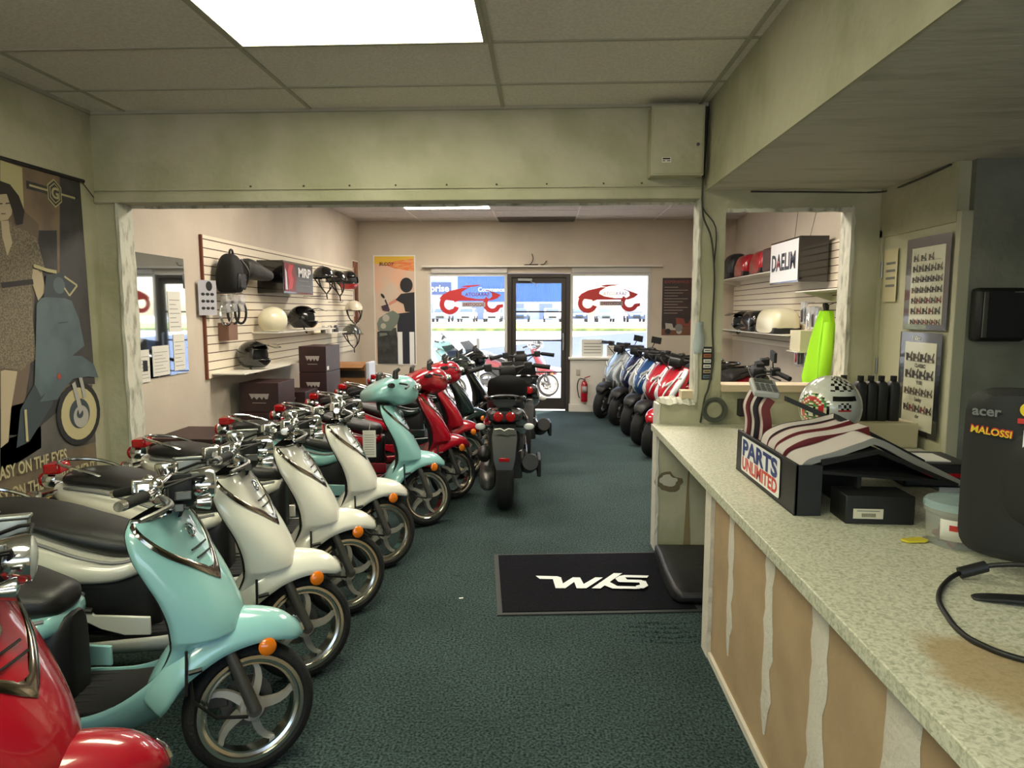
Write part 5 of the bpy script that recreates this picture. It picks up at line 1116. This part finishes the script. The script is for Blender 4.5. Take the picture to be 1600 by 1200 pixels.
# cartons on the floor
mar = mat('carton_maroon', (58, 32, 32), .5, mix=(46, 26, 28), mixscale=4); cprint = mat('carton_print', (170, 160, 156), .6)
def carton(x, y, z, w_, d_, h_, rz, label, grp='dark red printed cartons'):
    r = empty('printed_carton', (x, y, z), rz, label, 'box', grp); MB().box(-w_ / 2, w_ / 2, -d_ / 2, d_ / 2, 0, h_ - .004).build('carton', mar, r, smooth=False, bevel=.004)
    q = Art((-w_ / 2, -d_ / 2 - .001, 0), (1, 0, 0), (0, 0, 1), .001); uu, vv = w_ * .24, h_ * .42
    pts = [(uu, vv + h_ * .2), (uu + w_ * .52, vv + h_ * .2), (uu + w_ * .48, vv + h_ * .02), (uu + w_ * .42, vv + h_ * .02), (uu + w_ * .38, vv + h_ * .1), (uu + w_ * .33, vv), (uu + w_ * .27, vv + h_ * .1), (uu + w_ * .2, vv), (uu + w_ * .13, vv + h_ * .1), (uu + w_ * .07, vv + h_ * .02)]
    q.poly(pts, cprint, 1); q.rect(uu + w_ * .08, vv - h_ * .12, uu + w_ * .44, vv - h_ * .10, cprint, 1); q.build('print', r)
    q = Art((w_ / 2 + .001, -d_ / 2, 0), (0, 1, 0), (0, 0, 1), .001); q.rect(.02, h_ * .08, .09, h_ * .22, paper, 1); q.build('carton_label', r); return r
for k in range(3): carton(-2.66, 6.42, .93 - .28 * (k + 1) + .0, .37, .42, .28, 0, ['top carton of the nearer stack under the low shelf', 'middle carton of the nearer stack under the low shelf', 'bottom carton of the nearer stack under the low shelf'][k])
MB0 = carton(-2.66, 6.42, .0, .37, .42, .09, 0, 'thin carton at the foot of the nearer stack')
for k in range(4): carton(-2.50, 7.50, 1.22 - .285 * (k + 1), .30, .5, .285, 0, ['top carton of the taller stack beyond the low shelf', 'second carton from the top of the taller stack', 'third carton from the top of the taller stack', 'lowest full carton of the taller stack'][k])
carton(-2.50, 7.50, .0, .30, .5, .08, 0, 'flat carton at the foot of the taller stack')
carton(-2.68, 5.15, .36, .50, .56, .29, 0, 'dark carton with a pale print beside the mirror wall behind the ivory scooters'); carton(-2.68, 5.15, .0, .50, .56, .36, 0, 'lower dark carton carrying the one beside the mirror wall')
carton(-2.62, 6.97, .62, .4, .40, .16, 0, 'flat dark carton lying between the two carton stacks'); carton(-2.62, 6.97, .0, .4, .40, .62, 0, 'tall carton standing between the two carton stacks')
bc = empty('cardboard_box', (-2.45, 8.55, .66), 0, 'open brown cardboard box on top of cartons near the sunset poster', 'box'); MB().box(-.24, .24, -.22, .22, 0, .28).build('carton', cardboard, bc, smooth=False, bevel=.004); MB().box(-.24, .24, -.235, -.221, .12, .20).build('tape_band', mat('dark_tape', (46, 36, 30), .5), bc, smooth=False)
MB().rings([[(-.24, -.22, .28), (.24, -.22, .28), (.24, -.217, .283), (-.24, -.217, .283)], [(-.24, -.36, .245), (.24, -.36, .245), (.24, -.355, .248), (-.24, -.355, .248)]]).build('flap', cardboard, bc, smooth=False); MB().box(.241, .29, -.2, .1, .02, .30).build('plastic_sheet', mat('plastic_white', (206, 212, 226), .4), bc, bevel=.01)
carton(-2.45, 8.55, 0, .48, .44, .33, 0, 'lower carton under the open cardboard box'); carton(-2.45, 8.55, .33, .48, .44, .33, 0, 'upper carton under the open cardboard box')
# posters on the front wall and corner
def poster(name, x0, z0, W, H, label, draw, y=YF - .004, U=(1, 0, 0), O=None, border=.02):
    a = Art(O or (x0, y, z0), U, (0, 0, 1), .002); a.rect(-border, -border, W + border, H + border, paper, 0); draw(a, W, H); o = a.build(name); return tag(o, label, 'poster')
sunm = mat('sunset_print', (224, 178, 150), .6, mix=(206, 190, 172), mixscale=2.5); sun2 = mat('sunset_yellow', (222, 180, 60), .6); sun3 = mat('sunset_orange', (224, 120, 70), .6, mix=(226, 160, 100), mixscale=8, stretch=(1, 1, 4)); blk = mat('print_black', (36, 36, 40), .5); grn = mat('print_grey_green', (112, 122, 112), .5); grn2 = mat('print_charcoal', (62, 66, 64), .5, mix=(44, 46, 46), mixscale=8); navyp = mat('print_navy', (34, 36, 48), .6); fl = mat('print_flesh', (206, 140, 120), .6)
def sunset(a, W, H):
    a.rect(0, 0, W, H, sunm, 1); a.rect(0, H * .93, W, H, sun2, 2); a.poly([(W * .2, H * .93), (W * .5, H * .89), (W, H * .86), (W, H * .98), (W * .6, H * .96)], sun3, 3); a.text('BUDDY', W * .12, H * .915, .075, blk, 4, .001, W * .38, shear=.3)
    a.disc(W * .80, H * .735, W * .16, blk, 6, 1.15); a.poly([(W * .52, H * .60), (W * .66, H * .655), (W, H * .67), (W, H * .48), (W * .76, H * .49), (W * .72, H * .56)], blk, 5); a.poly([(W * .35, H * .545), (W * .52, H * .575), (W * .58, H * .60), (W * .52, H * .61), (W * .34, H * .57)], fl, 4)
    a.poly([(W * .55, H * .47), (W, H * .49), (W, 0), (W * .55, 0)], navyp, 4); a.poly([(W * .04, H * .38), (W * .10, H * .43), (W * .26, H * .47), (W * .45, H * .50), (W * .62, H * .46), (W * .56, H * .38), (W * .40, H * .31), (W * .06, H * .31)], grn, 7); a.disc(W * .27, H * .43, W * .09, mat('print_lamp', (176, 172, 160), .5), 8); a.disc(W * .20, H * .355, W * .07, mat('print_lamp', (176, 172, 160), .5), 8)
    a.poly([(W * .04, 0), (W * .04, H * .30), (W * .2, H * .32), (W * .52, H * .34), (W * .56, H * .2), (W * .55, 0)], grn2, 6); a.poly([(W * .1, H * .26), (W * .3, H * .27), (W * .28, H * .29), (W * .1, H * .29)], grn, 8)
    a.line([(W * .36, H * .50), (W * .26, H * .60)], .02, blk, 7); a.disc(W * .20, H * .635, W * .07, blk, 7, .45, rot=-.9); a.poly([(W * .15, H * .54), (W * .33, H * .56), (W * .36, H * .49), (W * .2, H * .5)], mat('print_plum', (70, 54, 70), .5), 8)
    a.rect(W * .56, -.02, W * .68, H * .30, wh_i, 9); a.rect(W * .86, -.02, W * .98, H * .30, wh_i, 9)
poster('sunset_poster', -2.70, .75, .64, 1.72, 'tall poster with orange sunset sky and a rider seen from behind', sunset)
def expo(a, W, H):
    a.rect(0, 0, W, H, mat('print_umber', (66, 44, 42), .5, mix=(50, 38, 40), mixscale=4), 1); a.text('EXPERIENCE THE', .03, H - .08, .055, mat('print_brick', (130, 62, 54), .5), 2, .002, W * .85)
    for k in range(10): a.rect(.03, H - .15 - .045 * k, .03 + W * (.35 + .25 * ((k * 5) % 3) / 2), H - .143 - .045 * k, mat('print_pale', (170, 160, 150), .6), 2)
    a.poly([(0, 0), (W, 0), (W, .16), (0, .10)], mat('print_rust', (110, 70, 50), .5), 2); mini(a, .10, .06, .22, mat('print_lamp', (176, 172, 160), .5), 3); mini(a, .27, .12, .26, mat('print_brick', (130, 62, 54), .5), 4); a.disc(.27, .12, .06, grey_ink, 5); a.disc(.10, .06, .045, blk, 4)
poster('dark_poster', 1.88, 1.22, .62, .90, 'dark brown poster with a red scooter right of the right window', expo, border=0)
def wall_art(a, W, H):
    a.rect(0, 0, W, H, mat('print_wood', (150, 96, 66), .6, mix=(112, 66, 46), mixscale=9), 1); a.poly([(W * .3, 0), (W * .7, 0), (W * .75, H * .7), (W * .5, H * .9), (W * .25, H * .7)], mat('print_figure', (96, 56, 44), .6), 2); a.rect(.02, H * .1, .05, H * .9, wh_i, 2)
poster('rust_poster', 0, 0, .30, .95, 'narrow rust-brown poster on the left wall just before the front corner', wall_art, O=(WL + .004, 10.50, 1.42), U=(0, 1, 0))
# dangling wires over the door
o = MB().tube(cr([(-.28, YF - .02, 2.33), (-.2, YF - .03, 2.34), (-.16, YF - .03, 2.42), (-.18, YF - .02, 2.50)], 4), .008, 6).tube([(-.3, YF - .02, 2.325), (-.08, YF - .02, 2.33)], .012, 6).tube(cr([(-.04, YF - .02, 2.33), (.02, YF - .03, 2.34), (.05, YF - .02, 2.39)], 3), .008, 6); tag(o.build('loose_wire', cbm), 'loose dark wires above the entrance door', 'wire')
# fire extinguisher and papers in the window
fe = empty('fire_extinguisher', (.66, YF - .18, .17), 0, 'red fire extinguisher on the low wall right of the door', 'fire extinguisher')
MB().lathe([(.001, 0), (.048, 0), (.055, .012), (.055, .27), (.045, .31), (.02, .335), (.001, .335)], (0, 0, 0), 'z', 20).build('cylinder', P_red, fe); MB().tube([(0, 0, .33), (0, 0, .37)], .018, 8).box(-.012, .012, -.07, .03, .365, .378).build('valve', steel, fe, bevel=.002); MB().tube([(0, .02, .375), (.09, -.02, .41)], .008, 6).build('handle', P_red, fe); MB().tube(cr([(-.01, 0, .36), (-.08, -.01, .36), (-.11, 0, .25), (-.09, 0, .10), (-.07, 0, .06)], 4), .009, 6).build('hose', black, fe)
lb = MB(); lb.rings([[(.0565 * cos(RAD(a)), .0565 * sin(RAD(a)), z) for a in range(-130, -40, 10)] for z in (.15, .25)], 0, False, False); lb.build('label_wrap', mat('label_grey', (160, 160, 158), .5), fe, solid=.001)
o = MB().box(-.03, .03, -.008, .002, -.045, .045).build('outlet_cover', mat('outlet_beige', (176, 168, 158), .5), bevel=.003); o.location = (.56, YF - .104, .63); tag(o, 'beige outlet cover above the fire extinguisher', 'outlet')
for (x, z, w_, h_, lb) in ((.62, .87, .34, .27, 'white notice standing at the lower left of the right window'), (1.02, .87, .2, .18, 'small lined notice standing in the right window')):
    q = Art((x, YF - .02, z + .01), (1, 0, 0), (0, 0, 1), .002); q.rect(0, 0, w_, h_, paper, 1)
    for k in range(4): q.rect(w_ * .1, h_ * (.2 + .18 * k), w_ * .9, h_ * (.24 + .18 * k), grey_ink, 2)
    tag(q.build('window_notice'), lb, 'notice')
# window lettering: red scooter emblem, mirrored because it faces the street
def emblem(x0, W, zc, lab):
    a = Art((x0, YF + .034, zc), (1, 0, 0), (0, 0, 1), .0009); m = mat('window_vinyl_red', (200, 50, 52), .5); H = W * .40; dkr = mat('window_vinyl_dark', (130, 40, 46), .5)
    S_ = lambda L: [(u * W, v * H) for u, v in L]
    a.poly(S_([(.0, .46), (.05, .60), (.16, .74), (.30, .82), (.36, .86), (.46, .86), (.40, .78), (.35, .70), (.34, .60), (.42, .50), (.6, .42), (.82, .44), (.72, .36), (.5, .36), (.30, .36), (.26, .34), (.0, .42)]), m, 1); a.poly(S_([(.33, .90), (.44, .96), (.66, .98), (.60, .93), (.50, .90), (.46, .87)]), m, 1)
    a.ringd(.155 * W, .22 * H, .085 * W, .16 * W, m, 2, 28, 20, 340); a.poly(S_([(.75, .78), (.68, .80), (.86, .68), (.97, .58), (.90, .44), (.80, .36), (.76, .40), (.83, .52), (.82, .66)]), m, 2); a.ringd(.83 * W, .24 * H, .075 * W, .145 * W, m, 3, 24, 130, 345); a.poly(S_([(.92, .20), (1.0, .22), (1.0, .10), (.93, .06), (.90, .12)]), m, 6)
    a.text('SARASOTA', .40 * W, .54 * H, H * .19, dkr, 4, .001, .38 * W, mirror=True); a.rect(.35 * W, .12 * H, .72 * W, .30 * H, mat('window_vinyl_grey', (176, 176, 180), .5), 4); a.text('SCOOTERS', .37 * W, .15 * H, H * .17, dkr, 5, .001, .33 * W, mirror=True)
    return tag(a.build('window_emblem'), lab, 'decal')
emblem(-1.66, 1.02, 1.62, 'red scooter-shaped window lettering on the left window'); emblem(.56, .98, 1.64, 'red scooter-shaped window lettering on the right window')

# ------------------------------------------------------------ showroom, right wall
RX_ = XR - .02
shelf(RX_, RX_ - .34, 8.05, 10.6, 2.06, 'upper white shelf on the right slatwall with red tail boxes', br=True); shelf(RX_, RX_ - .34, 6.2, 7.3, 1.80, 'short white shelf on the right slatwall under the DAELIM sign end'); shelf(RX_, RX_ - .34, 7.6, 10.6, 1.335, 'lower white shelf on the right slatwall with a cream tail box')
def case(name, x, y, z, sx, sy, sz, m, lab, grp=None):
    h = MB(); hull([(-sx, 0, sz * .55, sy * .8), (-sx * .7, 0, sz * .9, sy), (0, 0, sz, sy), (sx * .7, 0, sz * .9, sy), (sx, 0, sz * .55, sy * .8)], 3, 20, .55, h); r = empty(name, (x, y, z), 0, lab, 'case', grp); h.build('lid', m, r)
    MB().box(-sx * .97, sx * .97, -sy * .97, sy * .97, .0, sz * .22).build('base', black, r, bevel=.01); return r
case('tail_box', RX_ - .18, 8.75, 2.065, .16, .23, .30, P_red, 'glossy red tail box on the upper shelf beside the brown case'); case('tail_box', RX_ - .18, 9.45, 2.065, .16, .22, .30, P_red, 'bright red tail box on the upper shelf, farther from the sign'); case('tail_box', RX_ - .18, 10.1, 2.065, .16, .2, .36, P_grey, 'dark tail box at the far end of the upper shelf')
o = MB().box(-.15, .15, -.16, .16, 0, .28).build('brown_case', mat('brown_vinyl', (70, 44, 38), .5), bevel=.03); o.location = (RX_ - .18, 8.32, 2.065); tag(o, 'brown box-shaped case between the red tail box and the sign', 'case')
case('tail_box', RX_ - .19, 8.25, 1.34, .16, .36, .30, cCream, 'large cream tail box on the lower right shelf'); case('tail_box', RX_ - .19, 9.05, 1.34, .15, .24, .27, cK, 'black tail box on the lower right shelf')
hh = copy_tree(hp1); fin(hh, RX_ - .2, 9.6, 1.46, 200, 'black helmet on the lower right shelf at the far end')
dl = empty('sign_box', (RX_ - .20, 7.68, 1.90), 0, 'large black light box sign reading DAELIM on the right wall', 'sign'); MB().box(-.14, .16, -.45, .45, 0, .47).build('case', black_gl, dl, smooth=False, bevel=.006)
q = Art((-.1405, .43, .02), (0, -1, 0), (0, 0, 1), .002); q.rect(0, 0, .86, .43, mat('sign_face_white', (222, 222, 226), .35), 1); q.text('DAELIM', .05, .13, .25, mat('sign_letters', (40, 48, 60), .4), 2, .008, .74); q.poly([(.20, .16), (.225, .16), (.25, .22), (.28, .16), (.30, .16), (.26, .26)], cR, 3); q.build('sign_face', dl); MB().tube([(0, .1, .47), (.05, .1, 1.05)], .003, 5).tube([(0, -.35, .47), (.1, -.4, 1.05)], .003, 5).build('cable', cbm, dl)
# hi-vis jacket
jk = empty('hi_vis_jacket', (RX_ - .16, 7.0, 1.60), 0, 'lime green high-visibility jacket hanging on the right wall', 'jacket'); jk.location.y = 6.92; lime = mat('lime_fabric', (160, 226, 30), .75, bump=.3, scale=12); R = []
for i, (z, ya, yb, x) in enumerate(((0, -.03, .03, .0), (-.06, -.05, .09, .0), (-.14, -.07, .15, 0), (-.3, -.08, .22, -.01), (-.5, -.09, .30, -.02), (-.68, -.10, .36, -.03), (-.76, -.04, .30, -.03))):
    n = 24; R.append([((.05 + .04 * min(i, 3) / 3) * sin(2 * pi * k / n) + x + .022 * sin(k * 1.6 + i * .35), (ya + yb) / 2 + (yb - ya) / 2 * cos(2 * pi * k / n), z) for k in range(n)])
MB().rings(R).build('body', lime, jk); MB().tube(cr([(-.02, -.11, -.12), (-.05, -.16, -.4), (-.06, -.14, -.70)], 4), [.05] * 4 + [.055] * 4 + [.04], 12).build('sleeve', lime, jk); MB().tube(cr([(-.02, -.02, .0), (-.03, .0, .06), (.02, .04, .05), (.02, .05, -.02)], 4), .016, 8).tube([(0, 0, .05), (.1, 0, .09)], .004, 5).build('collar', black, jk)
# hanging packs, small parts
pk = None
for k, (y, z, m, lb) in enumerate(((7.62, 1.45, black, 'left packet of the upper hanging blister packs on the right slatwall'), (7.46, 1.40, chrome, 'second packet of the upper hanging blister packs on the right slatwall'), (7.32, 1.40, mar, 'third packet of the upper hanging blister packs on the right slatwall'), (7.24, 1.38, steel, 'right packet of the upper hanging blister packs on the right slatwall'), (7.75, 1.0, P_red, 'left packet with a red part hanging under the lower right shelf'), (7.66, .98, mar, 'second packet hanging under the lower right shelf'), (7.46, .88, steel, 'long packet hanging under the pale box by the jacket'), (7.34, .90, black, 'black packet hanging beside the jacket'))):
    r = empty('hanging_pack', (RX_ - .12, y, z), 0, lb, 'packet', 'hanging packets on the right slatwall'); MB().box(-.02, .02, -.055, .055, 0, .25).build('blister', mat('blister_film', (205, 208, 212), .1, alpha=.4), r, bevel=.006); MB().lathe([(.001, 0), (.03, 0), (.034, .12), (.012, .15), (.001, .15)], (0, 0, .03), 'z', 12).build('fitting', m, r); MB().tube([(-.02, 0, .24), (.11, 0, .24)], .003, 5).build('hook', steel, r)
o = MB().box(-.12, .12, -.15, .15, 0, .22).build('pale_box', mat('pale_carton', (206, 200, 170), .6), smooth=False, bevel=.004); o.location = (RX_ - .14, 7.47, 1.17); tag(o, 'pale cardboard box on a bracket left of the lime jacket', 'box')
shelf(RX_, RX_ - .28, 7.30, 7.66, 1.168, 'small bracket shelf under the pale box left of the lime jacket', br=False)
o = MB().ball((0, 0, 0), .04, 12).tube([(0, 0, 0), (.1, 0, .02)], .012, 6).build('wall_knob', black); o.location = (RX_ - .12, 6.45, 1.95); tag(o, 'small black knob on the right slatwall by the window jamb', 'knob')  # a round knob on a short stem
mi_ = MB().tube(cr([(1.98, 5.75, 1.02), (2.02, 5.72, 1.12), (2.10, 5.70, 1.17)], 3), .008, 6); 

# ------------------------------------------------------------ outside
conc = mat('pale_concrete', (200, 196, 190), .9, mix=(186, 182, 176), mixscale=.8); lot_shade = mat('lot_shade_blue', (66, 78, 104), .9, mix=(58, 70, 94), mixscale=1); grass = mat('dry_grass', (176, 172, 92), .95, mix=(120, 140, 66), mixscale=1.5)
sbox('ground_lot', conc, -60, 60, YF, 57, -.10, -.02); sbox('ground_rear_bounce', conc, -20, 20, -30, -2.6, -.10, -.02)  # rear ground is added, unseen, to bounce daylight in through the back opening
o = Art((0, 0, -.019), (1, 0, 0), (0, 1, 0), .002); o.poly([(-4.2, 27), (-1.7, 32), (2, 44), (8, 55), (20, 56), (20, 15.5), (3.2, 14.5), (-.2, 21), (-4, 25)], lot_shade, 1); struct(o.build('ground_painted_shade'))  # the building's shadow on the lot, painted as a bluish ground polygon
g = MB().rings([[(-90, 57, -.1), (90, 57, -.1), (90, 57, 0.2), (-90, 57, 0.2)], [(-90, 70, -.1), (90, 70, -.1), (90, 70, .50), (-90, 70, .50)]]); g = g.build('grass_verge', grass, smooth=False); tag(g, 'strip of dry grass between the lot and the parked cars', 'grass', kind='stuff')
sbox('ground_far_lot', conc, -120, 120, 70, 160, .3, .5)
bld = empty('warehouse', (-10, 96, .5), 0, 'blue corrugated warehouse across the street with a white sign', 'building'); cor = mat('blue_corrugated', (92, 138, 200), .5); R = []
mb = MB(); n = 160; R = [[], []]
for k in range(n + 1): x = -2 + 15 * k / n; R[0].append((x, .12 * (k % 2) - .02, 2.5)); R[1].append((x, .12 * (k % 2) - .02, 8.5))
mb.rings(R, 0, False, False).build('cladding', cor, bld, smooth=False); MB().box(-30, 13, .2, 18, 0, 8.4).build('wall', mat('pale_block', (206, 206, 214), .8), bld, smooth=False); MB().box(-30.3, 13.3, -.3, 18, 8.4, 8.8).build('roof', white, bld, smooth=False)
for x in (-14, -7.5, 0, 5.5, 9.5): MB().box(x, x + 1.8, .1, .2, 0, 2.2).build('garage_door', mat('door_blue_grey', (140, 150, 176), .6), bld, smooth=False)
q = Art((-9.0, -.3, 3.5), (1, 0, 0), (0, 0, 1), .05); q.rect(0, 0, 6.1, 1.7, mat('sign_navy', (70, 92, 140), .5), 1); q.text('Enterprise', .3, .42, 1.35, wh_i, 2, .03, 5.5); q.build('sign_print', bld)
q = Art((.9, -.3, 3.9), (1, 0, 0), (0, 0, 1), .05); q.text('Commencement', 0, 0, .85, wh_i, 2, .02, 5.4); q.build('white_lettering', bld)
b2 = empty('pale_building', (24, 100, .5), 0, 'pale low building at the right of the warehouse across the street', 'building'); MB().box(-12, 12, 0, 14, 0, 6.5).build('wall', mat('pale_render', (226, 224, 220), .8), b2, smooth=False); MB().box(-12.4, 12.4, -.4, 14, 6.5, 7).build('roof', white, b2, smooth=False)
for x in (-8, -2, 4): MB().box(x, x + 3, -.05, .0, 1, 3.4).build('window', mat('far_window', (120, 140, 160), .2), b2, smooth=False)
def car(m):
    r = empty('parked_car', (0, 0, 0)); prof = [(-2.2, .35), (-2.25, .75), (-2.0, .95), (-1.45, 1.0), (-.85, 1.45), (.7, 1.48), (1.5, 1.02), (2.15, .92), (2.25, .6), (2.2, .35)]
    MB().extr(prof, 'x', -.88, .88).build('bodywork', m, r, bevel=.06, objlink=True); gl = mat('car_glass', (70, 96, 130), .1)
    MB().extr([(-1.4, 1.02), (-.84, 1.40), (.68, 1.43), (1.42, 1.04)], 'x', -.89, .89).build('side_glass', gl, r, smooth=False); MB().rings([[(-.72, -1.38, 1.05), (.72, -1.38, 1.05), (.62, -.92, 1.40), (-.62, -.92, 1.40)], [(-.72, -1.41, 1.05), (.72, -1.41, 1.05), (.62, -.95, 1.41), (-.62, -.95, 1.41)]]).build('windshield', gl, r, smooth=False)
    for s_ in (-1, 1):
        for y in (-1.4, 1.4): MB().lathe([(.001, -.1), (.32, -.1), (.32, .1), (.001, .1)], (s_ * .85, y, .32), 'x', 18).build('car_wheel', rubber, r)
        MB().box(s_ * .55 - .15, s_ * .55 + .15, -2.26, -2.2, .62, .76).build('car_headlight', clear, r, bevel=.02)
    MB().box(-.4, .4, -2.27, -2.2, .42, .6).build('grille', black, r, smooth=False); return r
cars = None; cw, cb_, cg_ = mat('car_white', (226, 226, 226), .2, coat=.6), mat('car_blue', (60, 86, 130), .2, coat=.6), mat('car_silver', (160, 164, 172), .25, .4, coat=.4)
for k, (x, m, lb) in enumerate(((-13.6, cb_, 'blue car parked first from the left beyond the grass'), (-10.9, cg_, 'silver car second from the left beyond the grass'), (-8.2, cw, 'white car third from the left beyond the grass'), (-5.4, cw, 'white car fourth from the left beyond the grass'), (-2.4, cb_, 'dark blue car beyond the grass at the door frame'), (1.0, cw, 'white car seen through the door beyond the grass'), (3.8, cb_, 'blue car at the right of the door glass beyond the grass'), (6.6, cg_, 'silver car first in the right window beyond the grass'), (9.8, cb_, 'blue car in the middle of the right window beyond the grass'), (13.0, cg_, 'silver car last in the right window beyond the grass'))):
    o = car(m) if cars is None else copy_tree(cars)
    if cars is None: cars = o
    else: repaint(o, cars.children[0].material_slots[0].material if cars.children[0].material_slots[0].link == 'OBJECT' else cb_, m)
    o.location = (x, 74, .5); tag(o, lb, 'car', 'cars parked beyond the grass strip')
o = copy_tree(protos[(0, 0)][0]); repaint(o, protos[(0, 0)][1], P_red); o.location = (.10, 12.9, -.02); o.rotation_euler = (0, 0, RAD(-12)); tag(o, 'red scooter parked outside behind the glass door', 'scooter', 'scooters parked outside')
o = copy_tree(protos[(1, 1)][0]); repaint(o, protos[(1, 1)][1], P_mint); o.location = (-1.6, 12.2, -.02); o.rotation_euler = (0, 0, RAD(-20)); tag(o, 'pale aqua scooter with windscreen outside the left window', 'scooter', 'scooters parked outside')
for x, y, lb in ((-1.12, 11.7, 'grey steel bollard outside the left window'),): o = MB().lathe([(.001, 0), (.03, 0), (.03, 1.15), (.001, 1.16)], (x, y, -.02), 'z', 16).build('bollard', mat('bollard_grey', (150, 148, 142), .5)); tag(o, lb, 'bollard')
aw = MB().box(-6, 6, YF + .15, YF + .72, 2.75, 2.9); struct(aw.build('ceiling_canopy', white, smooth=False))  # unseen overhang, added and sized to shorten the sun patch inside the door
